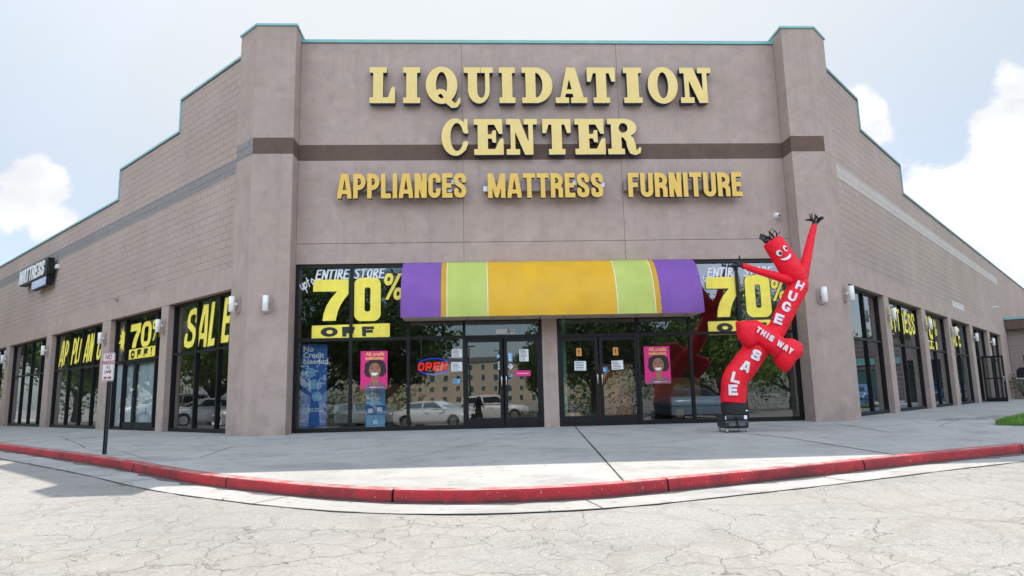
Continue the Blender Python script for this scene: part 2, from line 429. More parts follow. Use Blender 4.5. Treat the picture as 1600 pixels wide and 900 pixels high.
def trace(f, x0, x1, y0, y1, h, level=0.):
    """closed outlines of f < level"""
    xs = np.arange(x0-2*h, x1+3*h, h)+h*.137; ys = np.arange(y0-2*h, y1+3*h, h)+h*.191
    X, Y = np.meshgrid(xs, ys, indexing='ij'); v = f(X, Y)-level
    v[0, :] = v[-1, :] = h; v[:, 0] = v[:, -1] = h
    ins = v < 0
    cs = ins[:-1, :-1]*1 + ins[1:, :-1]*2 + ins[1:, 1:]*4 + ins[:-1, 1:]*8
    T = {1: [(3, 0)], 2: [(0, 1)], 3: [(3, 1)], 4: [(1, 2)], 5: [(3, 0), (1, 2)], 6: [(0, 2)], 7: [(3, 2)], 8: [(2, 3)], 9: [(2, 0)], 10: [(0, 1), (2, 3)],
         11: [(2, 1)], 12: [(1, 3)], 13: [(1, 0)], 14: [(0, 3)]}
    nxt = {}
    def ek(i, j, e): return {0: (i, j, 0), 1: (i+1, j, 1), 2: (i, j+1, 0), 3: (i, j, 1)}[e]
    for i, j in zip(*np.nonzero((cs > 0) & (cs < 15))):
        for a, b in T[int(cs[i, j])]: nxt[ek(i, j, a)] = ek(i, j, b)
    def pt(k):
        i, j, d = k
        i2, j2 = (i+1, j) if d == 0 else (i, j+1)
        a, b = v[i, j], v[i2, j2]; t = a/(a-b)
        return (xs[i]+(xs[i2]-xs[i])*t, ys[j]+(ys[j2]-ys[j])*t)
    loops = []
    while nxt:
        k0 = next(iter(nxt)); k = k0; lp = []
        while k in nxt:
            lp.append(pt(k)); k = nxt.pop(k)
        if len(lp) > 3: loops.append(lp)
    out = []
    for lp in loops:   # drop points that lie on a straight run
        p = np.array(lp); keep = simplify(p, h*.12)
        if len(keep) > 2: out.append(keep)
    return out
def simplify(p, tol):
    n = len(p)
    def rec(a, b):
        if b-a < 2: return []
        q = p[a:b+1]; e = q[-1]-q[0]; L_ = np.hypot(*e)
        d = np.abs(e[0]*(q[:, 1]-q[0, 1])-e[1]*(q[:, 0]-q[0, 0]))/L_ if L_ > 1e-12 else np.hypot(*(q-q[0]).T)
        k = int(d.argmax())
        if d[k] < tol: return []
        return rec(a, a+k)+[a+k]+rec(a+k, b)
    p = np.vstack([p, p[:1]]); m = int(np.hypot(*(p-p[0]).T).argmax())
    idx = [0]+rec(0, m)+[m]+rec(m, n)
    return p[idx]
def outline_mesh(loops, depth=0., name='outline'):
    cu = bpy.data.curves.new(name, 'CURVE'); cu.dimensions = '2D'; cu.fill_mode = 'BOTH'; cu.extrude = depth/2
    for lp in loops:
        sp = cu.splines.new('POLY'); sp.points.add(len(lp)-1); sp.use_cyclic_u = True
        sp.points.foreach_set('co', [c for x, y in lp for c in (x, y, 0., 1.)])
    if depth == 0: cu.fill_mode = 'BOTH'
    o = bpy.data.objects.new(name, cu); me = bpy.data.meshes.new_from_object(o)
    bpy.data.objects.remove(o); bpy.data.curves.remove(cu)
    return me
def stand(me, flip=False):
    """turn a drawing in (x, y) into one standing in (x, z) that faces -y"""
    me.transform(Matrix.Rotation(pi/2, 4, 'X')); me.update(); return me
def shape_obj(name, f, bounds, h, mats, parent, loc=(0, 0, 0), rot=(0, 0, 0), depth=.004, level=0., side=None):
    me = stand(outline_mesh(trace(f, *bounds, h, level), depth, name))
    o = link(name, me, mats, parent, loc, rot)
    if side is not None:
        for p in me.polygons: p.material_index = 0 if p.normal.y < -.5 else side
    return o
def font_mesh(txt, size, bold=0., depth=.002, space=1., align='CENTER', shear=0.):
    cu = bpy.data.curves.new('lettering', 'FONT'); cu.body = txt; cu.size = size; cu.offset = bold; cu.extrude = depth/2
    cu.align_x = align; cu.align_y = 'CENTER'; cu.space_character = space; cu.space_line = .82; cu.shear = shear; cu.resolution_u = 3
    o = bpy.data.objects.new('lettering', cu); me = bpy.data.meshes.new_from_object(o)
    bpy.data.objects.remove(o); bpy.data.curves.remove(cu); return me
def text_obj(name, txt, size, mat, parent, loc, rot=(0, 0, 0), sx=1., **k):
    me = font_mesh(txt, size, **k); me.transform(Matrix.Diagonal((sx, 1, 1, 1))); stand(me)
    return link(name, me, mat, parent, loc, rot)

# slab-serif glyphs (height 1)
def slab(ch):
    R, P, E = P_rect, P_poly, P_ell; s = .155
    stem = R(.1, .37, 0, 1)
    if ch == 'I': return U(R(.08, .36, 0, 1), R(0, .44, 0, s), R(0, .44, 1-s, 1)), .44
    if ch == 'L': return U(stem, R(0, .47, 1-s, 1), R(0, .70, 0, .16), P((.50, .15), (.70, .15), (.70, .45), (.61, .45))), .70
    if ch == 'T': return U(R(.245, .515, 0, 1), R(.16, .60, 0, s), R(0, .76, .84, 1), P((0, .85), (0, .60), (.10, .60), (.17, .85)), P((.76, .85), (.76, .60), (.66, .60), (.59, .85))), .76
    if ch == 'E': return U(stem, R(0, .5, 0, .16), R(0, .5, .84, 1), R(.3, .76, .84, 1), P((.54, .85), (.76, .85), (.76, .58), (.67, .58)), R(.3, .79, 0, .16),
                           P((.56, .15), (.79, .15), (.79, .45), (.70, .45)), R(.3, .52, .45, .57), P((.47, .44), (.50, .34), (.59, .34), (.59, .68), (.50, .68), (.47, .58))), .79
    if ch == 'N': return U(R(.12, .25, 0, 1), R(0, .38, 0, s), R(0, .36, 1-s, 1), P((.10, 1), (.38, 1), (.76, 0), (.52, 0)), R(.63, .76, .0, 1), R(.50, .88, 1-s, 1)), .88
    if ch == 'A': return U(P((.33, 1), (.58, 1), (.82, .08), (.53, .08)), P((.33, 1), (.48, 1), (.25, .08), (.12, .08)), R(.2, .66, .26, .38), R(0, .38, 0, s), R(.44, .90, 0, s)), .90
    if ch == 'D': return SUB(U(I(E(.37, .5, .46, .5), R(.3, 2, -1, 2)), stem, R(0, .45, 0, s), R(0, .45, 1-s, 1)), I(E(.37, .5, .19, .35), R(.37, 2, -1, 2))), .83
    if ch == 'U': return U(R(.12, .39, .36, 1), R(.63, .76, .36, 1), I(SUB(E(.44, .36, .32, .37), E(.51, .36, .12, .22)), R(-1, 2, -1, .365)), R(0, .48, 1-s, 1), R(.50, .87, 1-s, 1)), .87
    if ch == 'O': return SUB(E(.42, .5, .42, .52), E(.42, .5, .15, .37)), .84
    if ch == 'Q':
        o, _ = slab('O')
        return U(SUB(o, P_line([(.36, .23), (.46, .26), (.52, .1)], .02)), P_line([(.28, .26), (.36, .33), (.46, .31), (.54, .20), (.62, .03), (.71, -.06), (.80, -.06), (.87, .02), (.89, .12)], [.12, .13, .14, .16, .17, .15, .12, .09, .06])), .89
    if ch == 'C': return U(SUB(E(.40, .5, .40, .52), E(.45, .5, .19, .39), R(.5, 2, .37, .62)), R(.66, .76, .60, 1.0), P((.66, .62), (.76, .58), (.76, .9), (.6, .9)), P_line([(.7, .36), (.73, .3), (.66, .16)], [.05, .06, .1])), .78
    if ch == 'R': return U(SUB(U(stem, R(0, .45, 0, s), R(0, .4, 1-s, 1), I(E(.42, .74, .37, .265), R(.3, 2, -1, 2)), R(.3, .43, .475, 1)), U(E(.43, .74, .12, .135), R(.37, .43, .605, .875))),
                           P_line([(.48, .52), (.60, .40), (.635, .22), (.66, .10), (.73, .05), (.82, .07), (.86, .16)], [.16, .22, .24, .20, .15, .11, .07])), .90
# bold gothic glyphs, height 1, width w, stroke t
def sans(ch, w=.5, t=.19, r=.22):
    l, q, b, T = t/2, w-t/2, t/2, 1-t/2; m = w/2; Ln = P_line
    clip = P_rect(0, w, 0, 1)
    V_ = lambda x: Ln([(x, -1), (x, 2)], t)
    Hh = lambda y, a=-1, c=3, k=t: Ln([(a, y), (c, y)], k)
    if ch == 'A': return I(U(Ln([(l*.8-.06, -.3), (m-.10*w, 1+.0)], t), Ln([(q+l*.2+.06, -.3), (m+.10*w, 1)], t), P_rect(m-t*.75, m+t*.75, .8, 1), Hh(.26, l, q, t*.85)), clip)
    if ch == 'E': return I(U(V_(l), Hh(b), Hh(T), I(Hh(.5), P_rect(0, w*.9, 0, 1))), clip)
    if ch == 'F': return I(U(V_(l), Hh(T), I(Hh(.5), P_rect(0, w*.9, 0, 1))), clip)
    if ch == 'L': return I(U(V_(l), Hh(b)), clip)
    if ch == 'I': return P_rect(w/2-t/2, w/2+t/2, 0, 1)
    if ch == 'T': return I(U(V_(m), Hh(T)), clip)
    if ch == 'H': return I(U(V_(l), V_(q), Hh(.5)), clip)
    if ch == 'N': return I(U(V_(l), V_(q), Ln([(l*.9, 1.1), (q+l*.1, -.1)], t)), clip)
    if ch == 'M': return I(U(V_(l), V_(q), Ln([(l, 1.1), (m, .1), (q, 1.1)], t*.9)), clip)
    if ch == 'P': return I(U(V_(l), I(P_rring(l-.3, q, .43, T, r, t), P_rect(l, 2, 0, 1))), clip)
    if ch == 'R': return I(U(V_(l), I(P_rring(l-.3, q, .47, T, r, t), P_rect(l, 2, 0, 1)), Ln([(m, .5), (q, .34), (q, -.2)], t)), clip)
    if ch == 'O': return P_rring(l, q, b, T, r, t)
    if ch == '0': return SUB(P_rring(0, w, 0, 1, w*.38, 0), P_rring(t, w-t, .2, .8, .1, 0))
    if ch == 'C': return SUB(P_rring(l, q, b, T, r, t), P_rect(m, 2, .38, .62))
    if ch == 'G': return U(SUB(P_rring(l, q, b, T, r, t), P_rect(m, 2, .48, .66)), P_rect(m, w, .36, .5))
    if ch == 'U': return I(P_rring(l, q, b, 2, r, t), clip)
    if ch == 'D': return I(U(V_(l), I(P_rring(l-.3, q, b, T, r, t), P_rect(l, 2, 0, 1))), clip)
    if ch == 'S': return Ln([(q, .70), (q, .80), (q-.04, T-.03), (m+.02, T), (m-.04, T), (l+.04, T-.04), (l, .80), (l, .70), (l+.05, .58), (q-.05, .43), (q, .31), (q, .19), (q-.04, b+.03), (m+.03, b), (m-.03, b), (l+.04, b+.03), (l, .19), (l, .30)], t)
    if ch == 'W': return I(U(*[Ln(p, t*.86) for p in ([(l*.5, 1.2), (w*.27, -.1)], [(w*.27, -.1), (m, .9)], [(m, .9), (w*.73, -.1)], [(w*.73, -.1), (w-l*.5, 1.2)])]), clip)
    if ch == 'Y': return I(U(Ln([(l*.6, 1.2), (m, .45), (m, -1)], t), Ln([(w-l*.6, 1.2), (m, .45)], t)), clip)
    if ch == '!': return U(P_poly((w/2-t*.6, 1), (w/2+t*.6, 1), (w/2+t*.3, .32), (w/2-t*.3, .32)), P_rring(w/2-t/2, w/2+t/2, 0, .2, .05, 0))
    if ch == '7': return P_poly((0, 1), (1*w, 1), (1*w, .64), (.87*w, .50), (.77*w, .36), (.70*w, .2), (.65*w, 0), (.28*w, 0), (.31*w, .18), (.38*w, .36), (.50*w, .53), (.68*w, .71), (0, .71))
    if ch == '%': return U(P_rring(.08*w, .38*w, .62, .94, .14*w, .15*w), P_rring(.62*w, .92*w, .06, .38, .14*w, .15*w), P_poly((.15*w, 0), (.32*w, 0), (.85*w, 1), (.68*w, 1)))
def word(txt, h, adv, w, t, slant=0., wob=0., seed=1, wid=None):
    """hand-set word: list of glyph fields side by side; returns field and width"""
    rnd = random.Random(seed); x = 0; fs = []
    for ch in txt:
        if ch == ' ': x += adv*.75; continue
        ww = (wid or {}).get(ch, w)
        fs.append(XF(sans(ch, ww, t), h, h*(1+rnd.uniform(-wob, wob)*.6), x+rnd.uniform(-wob, wob)*.1*h, rnd.uniform(-wob, wob)*.5*h, slant, rnd.uniform(-wob, wob)*.35))
        x += (ww+adv-w)*h if adv > w else ww*h
    return U(*fs), x
# ---------------------------------------------------------------- where things are: facade on y = 0, wings run back at 45 degrees
XL, XR = -5.43, 8.73
q_ = sqrt(.5)
def wl(s, out=0., z=0.): return Vector((XL - s*q_ - out*q_, s*q_ - out*q_, z))
def wr(s, out=0., z=0.): return Vector((XR + s*q_ + out*q_, s*q_ - out*q_, z))
OUTL = [np.array(p) for p in ((XL-70, 70.), (XL, 0.), (XR, 0.), (XR+70, 70.))]
def gdist(x, y):
    p = np.array((x, y)); best = 1e9
    for a, b in zip(OUTL, OUTL[1:]):
        t = np.clip(((p-a)@(b-a))/((b-a)@(b-a)), 0, 1); best = min(best, float(np.hypot(*(p-a-t*(b-a)))))
    if y > 0 and (XL - y) < x < (XR + y): return -best
    return best
def gz(x, y):
    """height of the paving: it falls 3 % away from the store"""
    return -.03*max(0., gdist(x, y))
def az(x, y):
    d = max(0., gdist(x, y))
    if d < 9.5: return -.142 - .03*d
    if d < 17: return -.142 - .285 - .045*(d-9.5)
    return -.7645 - .008*min(d-17, 12)

# ---------------------------------------------------------------- ground
KERB = [(-40.0, 29.4), (-26, 15.4), (-18.5, 7.9), (-14.0, 3.45), (-11.29, .78), (-9.4, -1.2), (-7.65, -3.02), (-5.5, -5.12), (-3.85, -6.75), (-2.62, -7.72), (-1.55, -8.42), (-.63, -8.80),
        (.35, -8.92), (1.41, -8.78), (2.64, -8.36), (4.0, -7.84), (5.60, -7.16), (6.96, -6.62), (8.26, -6.14), (11., -5.2), (15, -3.7), (21, -.6), (30, 5.5), (60, 33.)]
def spline(P, step):
    P = [np.array(p, float) for p in P]; out = []
    for i in range(len(P)-1):
        p0, p1, p2, p3 = P[max(i-1, 0)], P[i], P[i+1], P[min(i+2, len(P)-1)]
        n = max(1, int(np.hypot(*(p2-p1))/step))
        for k in range(n):
            t = k/n
            out.append(.5*((2*p1)+(-p0+p2)*t+(2*p0-5*p1+4*p2-p3)*t*t+(-p0+3*p1-3*p2+p3)*t**3))
    return out+[P[-1]]
K = spline(KERB, .25)
def offs(P, d):
    """curve moved to its outer (road) side"""
    out = []
    for i, p in enumerate(P):
        t = P[min(i+1, len(P)-1)]-P[max(i-1, 0)]; t = t/np.hypot(*t)
        out.append(p+np.array((t[1], -t[0]))*d)
    return out

def m_concrete():
    b = MB_('broom_finished_concrete'); o = b.tc.outputs['Object']
    big = b.noise(.28, 6, .6); mid = b.noise(1.4, 6, .62); fine = b.noise(55, 3, .6); sw = b.noise(.8, 5, .6, b.scaled((.35, 1.6, 1)), 1.2)
    c = b.mix(b.map(big, .32, .68), (.335, .324, .305), (.415, .403, .382))
    c = b.mix(b.map(sw, .52, .72, 0, .4), c, (.30, .295, .285))
    c = b.mix(b.map(mid, .50, .70, 0, .6), c, (.235, .23, .222))
    tracks = b.noise(.55, 6, .7, b.scaled((.6, 1.1, 1)), 2.2)
    c = b.mix(b.map(tracks, .53, .66, 0, .55), c, (.21, .207, .205))
    spots = b.noise(6.5, 2, .5)
    c = b.mix(b.map(spots, .655, .70, 0, .5), c, (.17, .165, .155))
    c = b.mix(b.map(fine, .4, .7, 0, .14), c, (.2, .2, .19))
    # black mildew along the low strip by the lawn
    for loc, sc in (((13.0, .8, 0), (2.6, .40, 9.)), ((11.4, -.1, 0), (1.6, .3, 9.))):
        mp = b.N.new('ShaderNodeMapping'); mp.vector_type = 'TEXTURE'; mp.inputs['Location'].default_value = loc; mp.inputs['Rotation'].default_value = (0, 0, radians(42)); mp.inputs['Scale'].default_value = sc
        b.L.new(o, mp.inputs[0]); ln = b.N.new('ShaderNodeVectorMath'); ln.operation = 'LENGTH'; b.L.new(mp.outputs[0], ln.inputs[0])
        c = b.mix(b.math('MULTIPLY', b.map(ln.outputs['Value'], .3, 1., .85, 0, True), b.map(b.noise(3.5, 7, .75), .42, .58)), c, (.085, .085, .088))
    b.set(Base_Color=c, Roughness=.88, Specular_IOR_Level=.25)
    n = b.bump(b.noise(90, 3, .6), .25, .004); b.bump(mid, .1, .02, n)
    return b.m
def m_asphalt():
    b = MB_('bleached_cracked_asphalt'); N, L = b.N, b.L
    o = b.tc.outputs['Object']
    wv = b.noise(.9, 4, .6, col=True); w2 = N.new('ShaderNodeVectorMath'); w2.operation = 'MULTIPLY_ADD'
    L.new(wv, w2.inputs[0]); w2.inputs[1].default_value = (1.15, 1.15, 0); L.new(o, w2.inputs[2])
    wv3 = b.noise(7, 3, .6, col=True); w3 = N.new('ShaderNodeVectorMath'); w3.operation = 'MULTIPLY_ADD'
    L.new(wv3, w3.inputs[0]); w3.inputs[1].default_value = (.16, .16, 0); L.new(w2.outputs[0], w3.inputs[2])
    def cracks(scale, width, rnd=1.):
        v = N.new('ShaderNodeTexVoronoi'); v.feature = 'DISTANCE_TO_EDGE'; v.voronoi_dimensions = '2D'
        v.inputs['Scale'].default_value = scale; v.inputs['Randomness'].default_value = rnd; L.new(w3.outputs[0], v.inputs['Vector'])
        return b.map(v.outputs['Distance'], 0., width, 1, 0, True)
    big = cracks(.74, .0085); small = cracks(2.6, .021)
    where = b.map(b.noise(.33, 4, .55), .42, .56, 0, 1)
    gap = b.map(b.noise(.8, 4, .65), .40, .60, .0, 1.)
    cr = b.math('MAXIMUM', b.math('MULTIPLY', big, gap), b.math('MULTIPLY', b.math('MULTIPLY', small, where), .85), True)
    patch = b.noise(.22, 6, .6); mid = b.noise(2.2, 6, .65)
    agg = N.new('ShaderNodeTexVoronoi'); agg.inputs['Scale'].default_value = 62; L.new(o, agg.inputs['Vector'])
    c = b.mix(b.map(patch, .34, .66), (.31, .298, .278), (.39, .376, .352))
    c = b.mix(b.map(mid, .5, .72, 0, .35), c, (.215, .205, .19))
    c = b.mix(b.map(agg.outputs['Color'], .0, 1., 0., .55), c, (.15, .142, .132))
    c = b.mix(b.math('MULTIPLY', b.map(agg.outputs['Color'], .8, .95), .45), c, (.62, .60, .57))
    c = b.mix(b.math('MULTIPLY', b.map(b.noise(75, 3), .54, .68), .6), c, (.13, .122, .115))
    oil = b.noise(.55, 5, .7, b.scaled((.35, 1., 1)), .8); c = b.mix(b.map(oil, .58, .72, 0, .42), c, (.20, .185, .165))
    tan = b.noise(.3, 5, .6, b.scaled((1, 1.7, 1))); c = b.mix(b.map(tan, .48, .66, 0, .35), c, (.36, .325, .275))
    halo = b.math('MULTIPLY', b.math('MAXIMUM', cracks(.80, .07), b.math('MULTIPLY', cracks(2.3, .09), where)), .28)
    c = b.mix(halo, c, (.19, .175, .15))
    c = b.mix(b.math('MULTIPLY', cr, .75), c, (.07, .062, .052))
    b.set(Base_Color=c, Roughness=.93, Specular_IOR_Level=.2)
    h = b.math('SUBTRACT', b.math('MULTIPLY', agg.outputs['Distance'], .35), b.math('MULTIPLY', cr, 1.4))
    b.bump(h, .5, .012)
    return b.m
def m_kerb():
    b = MB_('worn_red_kerb_paint')
    n = b.noise(2.6, 6, .65); f = b.noise(26, 5, .7)
    uv = b.N.new('ShaderNodeAttribute'); uv.attribute_name = 'height'; hgt = uv.outputs['Fac']     # 0 at the foot, 1 at the top edge
    c = b.mix(b.map(n, .3, .7), (.38, .010, .018), (.50, .016, .028))
    c = b.mix(b.map(b.noise(1.1, 6, .7, dist=.6), .46, .64, 0, .75), c, (.12, .010, .014))
    c = b.mix(b.map(b.noise(1., 5, .7, b.scaled((6, 6, .6))), .55, .72, 0, .5), c, (.10, .018, .016))
    c = b.mix(b.map(f, .63, .68, 0, .9), c, (.40, .35, .31))
    c = b.mix(b.math('MULTIPLY', b.map(hgt, .0, .62, 1, 0, True), b.map(b.noise(3.5, 6, .75), .30, .52)), c, (.028, .024, .022))
    c = b.mix(b.math('MULTIPLY', b.map(hgt, .96, 1.2, 0, 1), b.map(b.noise(5, 5, .7), .40, .62, 0, .8)), c, (.42, .30, .27))
    b.set(Base_Color=c, Roughness=.6); b.bump(b.noise(30, 5, .7), .5, .01)
    return b.m
M['concrete'] = m_concrete(); M['asphalt'] = m_asphalt(); M['kerb'] = m_kerb()
M['joint'] = plain('joint_filler', (.035, .033, .03), .9, 0, .3)
M['grit'] = plain('gutter_grit', (.12, .11, .095), .95, 0, .5, 14, .5)
M['silt'] = plain('roadside_silt', (.27, .25, .21), .95, 0, .35, 6, .5)
M['kerb_side'] = plain('bare_concrete_edge', (.36, .34, .32), .9, 0, .2, 6)

def build_ground():
    # asphalt: one sheet, fine near the store and coarse out to the horizon
    ax = sorted(set([-900, -500, -300, -200, -140, -100, -80, -65, -52] + list(np.arange(-44, 44.1, 1.)) + [52, 65, 80, 100, 140, 200, 300, 500, 900]))
    ay = sorted(set([-900, -500, -300, -200, -140, -100, -80, -65] + list(np.arange(-56, 44.1, 1.)) + [52, 65, 80, 100, 140, 200, 300, 500, 900]))
    nx, ny = len(ax), len(ay); b = MB()
    vs = [(x, y, az(x, y)) for y in ay for x in ax]
    b.add(vs, [(j*nx+i, j*nx+i+1, (j+1)*nx+i+1, (j+1)*nx+i) for j in range(ny-1) for i in range(nx-1)], 0, True)
    tag(b.build('asphalt_road', M['asphalt']), kind='structure')
    # pavement between the store and the kerb
    b = MB(); rows = 14
    ki = offs(K, -.155); vs = []
    for p in ki:
        # foot on the building line
        best = None
        for a, c in zip(OUTL, OUTL[1:]):
            t = np.clip(((p-a)@(c-a))/((c-a)@(c-a)), 0, 1); r = a+t*(c-a); d = np.hypot(*(p-r))
            if best is None or d < best[0]: best = (d, r)
        r = best[1]; inn = r+(r-p)/best[0]*1.2
        vs.append((inn[0], inn[1], 0.))
        for k in range(rows+1):
            w = r+(p-r)*k/rows; vs.append((w[0], w[1], gz(*w)))
    m = rows+2
    b.add(vs, [(i*m+k, (i+1)*m+k, (i+1)*m+k+1, i*m+k+1) for i in range(len(ki)-1) for k in range(m-1)], 0, True)
    def strip(P, w, mi, jag=.3, seed=3, lift=.0035):
        rnd = random.Random(seed); L_, R_ = [], []
        for i, p in enumerate(P):
            t = P[min(i+1, len(P)-1)]-P[max(i-1, 0)]; t = t/np.hypot(*t); n = np.array((-t[1], t[0]))
            a = w/2*(1+rnd.uniform(-jag, jag)); c = w/2*(1+rnd.uniform(-jag, jag))
            for s_, S_ in ((a, L_), (-c, R_)):
                x, y = p+n*s_; S_.append((x, y, gz(x, y)+lift))
        n = len(P); b.add(L_+R_, [(i, i+1, n+i+1, n+i) for i in range(n-1)], mi)
    def joint(a, c, w=.022, seed=1):
        a, c = np.array(a), np.array(c); n = max(2, int(np.hypot(*(c-a))/.12)); strip([a+(c-a)*k/n for k in range(n+1)], w, 1, .25, seed)
    def crack(a, c, w=.014, seed=1, amp=.05):
        rnd = random.Random(seed); a, c = np.array(a, float), np.array(c, float); d = c-a; L_ = np.hypot(*d); nn = np.array((-d[1], d[0]))/L_
        k = max(3, int(L_/.09)); off = 0; P = []
        for i in range(k+1):
            off += rnd.uniform(-amp, amp)*.5; off *= .96; P.append(a+d*i/k+nn*off)
        strip(P, w, 1, .7, seed)
    joint((2.27, -.12), (1.62, -8.62), .028); joint((3.67, -.69), (5.21, -3.17), .012, 2); joint((5.21, -3.17), (5.53, -4.12), .03, 5); joint((5.53, -4.12), (5.77, -6.98), .03, 9)
    joint((7.95, -1.1), (7.72, -3.7), .02, 3); joint((-1.2, -6.0), (1.78, -.2), .010, 4); joint((-9.2, .3), (-5.2, -5.0), .008, 6)
    joint((-12.4, 4.1), (-14.6, 3.75), .012, 8)
    crack((-12.7, 4.6), (-11.3, 3.2), .012, 10); crack((-11.3, 3.2), (-7.62, -2.29), .016, 11, .03); crack((-4.5, -4.8), (-4.62, -2.9), .016, 12, .03); crack((-4.36, -4.56), (-2.2, -3.45), .008, 13, .03); crack((-1.93, -3.61), (-1.6, -3.7), .02, 17, .02); crack((9.4, -2.6), (12.5, .9), .012, 14)
    crack((10.1, -.2), (17.6, 5.2), .010, 15); crack((6.1, -2.6), (8.6, -4.3), .010, 16, .03)
    tag(b.build('pavement', [M['concrete'], M['joint']]), kind='structure')
    # kerb, cast in lengths of about three metres
    b = MB(); seg = 12; rnd = random.Random(5); hs = []; rank_ = [1.3, 1.3, 1.25, 1., .85, 0.]
    arc = [0.]
    for a, c in zip(K, K[1:]): arc.append(arc[-1]+np.hypot(*(c-a)))
    prof = [(-.158, -.16), (-.158, .0), (-.03, .0), (-.009, -.008), (0., -.03), (.012, -.16)]
    ring = [offs(K, d) for d, _ in prof]
    i = 0
    while i < len(K)-1:
        j = min(i+seg+rnd.randint(-2, 3), len(K)-1)
        dz = rnd.uniform(-.004, .004); vs = []
        for k in range(i, j+1):
            for r_, (d, h) in zip(ring, prof):
                x, y = r_[k]
                if k == i and i > 0: x, y = r_[k]*.95+r_[k+1]*.05
                if k == j and j < len(K)-1: x, y = r_[k]*.965+r_[k-1]*.035
                vs.append((x, y, gz(*K[k])+h+dz+.004))
        m = len(prof); n = j-i
        b.add(vs, [(a*m+c, (a+1)*m+c, (a+1)*m+c+1, a*m+c+1) for a in range(n) for c in range(m-1)], 0)
        b.add(vs[:m], [tuple(range(m))], 1); b.add(vs[-m:], [tuple(range(m))[::-1]], 1)
        hs.append(rank_*(n+1)+rank_*2)
        i = j
    o = tag(b.build('kerb', [M['kerb'], M['joint']]), kind='structure')
    at = o.data.attributes.new('height', 'FLOAT', 'POINT'); vals = []
    for v in hs: vals += v
    at.data.foreach_set('value', vals)
    # concrete gutter pan, with a line of grit along the kerb foot
    b = MB()
    def pan(d0, d1, lift, mi, jag=0., seed=2):
        rnd = random.Random(seed); A, B = offs(K, d0), offs(K, d1); vs = []
        for a, c in zip(A, B):
            c = c+(c-a)*rnd.uniform(-jag, jag)
            vs += [(a[0], a[1], az(*a)+lift), (c[0], c[1], az(*c)+lift)]
        b.add(vs, [(2*i, 2*i+1, 2*i+3, 2*i+2) for i in range(len(A)-1)], mi)
    pan(0., .56, .006, 0); pan(.0, .085, .010, 1, .8); pan(.556, .574, .009, 2, .95, 4)
    for k in range(6, len(K)-2, 12):
        a, c = offs(K, .0)[k], offs(K, .56)[k]; t = (K[k+1]-K[k]); t = t/np.hypot(*t)*.007
        b.add([(*(p+s_*t), az(*p)+.0095) for p, s_ in ((a, -1), (c, -1), (c, 1), (a, 1))], [(0, 1, 2, 3)], 2)
    tag(b.build('gutter', [M['concrete'], M['grit'], M['joint'], M['silt']]), kind='structure')
build_ground()
def litter():
    """dry leaves, grit and weeds that collect along the kerb and gutter joint"""
    rnd = random.Random(41); b = MB(); G0, G1 = offs(K, .05), offs(K, .60)
    for _ in range(420):
        i = rnd.randrange(20, len(K)-20); on = rnd.random()
        p = (G0 if on < .55 else G1)[i]+np.array((rnd.uniform(-.15, .15), rnd.uniform(-.05, .05))); z = az(*p)+.014; s = rnd.uniform(.006, .026); a = rnd.uniform(0, 6.3); t = rnd.uniform(-.4, .4)
        b.add([(p[0]+s*cos(a+q)*(1 if k % 2 else .55), p[1]+s*sin(a+q)*(1 if k % 2 else .55), z+t*s*sin(q)) for k, q in enumerate((0, pi/2, pi, 3*pi/2))], [(0, 1, 2, 3)], 0 if rnd.random() < .7 else 1)
    for _ in range(46):
        i = rnd.randrange(30, len(K)-30); p = G1[i]+np.array((rnd.uniform(-.1, .1), rnd.uniform(-.02, .02)))
        for _ in range(9):
            x, y = p+np.array((rnd.gauss(0, .03), rnd.gauss(0, .012))); z = az(x, y)+.008; h = rnd.uniform(.015, .05); dx, dy = rnd.gauss(0, .02), rnd.gauss(0, .02)
            b.add([(x-.004, y, z), (x+.004, y, z), (x+dx, y+dy, z+h)], [(0, 1, 2)], 2)
    tag(b.build('debris', [M['dry_leaf'], M['grit'], M['weed']]), kind='stuff')
M['dry_leaf'] = plain('dry_leaf', (.16, .10, .045), .8, 0, .4, 3); M['weed'] = plain('weed_green', (.10, .15, .03), .7, 0, .3)
litter()

# ---------------------------------------------------------------- the store
store = thing('store_building', 'big taupe corner store with stepped parapets and teal coping', 'building')
RL, RR = (0, 0, -pi/4), (0, 0, pi/4)
OL, OR = (XL, 0, 0), (XR, 0, 0)
def part(b, name, mats, rot=(0, 0, 0), loc=(0, 0, 0)): return b.build(name, mats, store, loc, rot)

# facade panels with open control joints
b = MB(); cx = [-4.31, -.275, 3.70, 7.87]; cz = [3.975, 4.475, 9.68]
b.box(-4.31, 7.87, .02, .32, 3.98, 9.68)
for i in range(3):
    for j in range(2):
        b.rbox(cx[i]+.004, cx[i+1]-.004, 0, .05, cz[j]+(.006 if j else 0), cz[j+1]-.005, .006)
b.box(1.57, 1.93, .0, .25, 0, 3.974)
part(b, 'facade_wall', M['stucco'])
b = MB()
for i in range(3): b.box(cx[i]+.005, cx[i+1]-.005, -.004, .001, 6.57, 6.975)
part(b, 'painted_band', M['brown'])
part(MB().box(-4.31, 7.87, -.035, .36, 9.685, 9.765), 'coping', M['teal'])
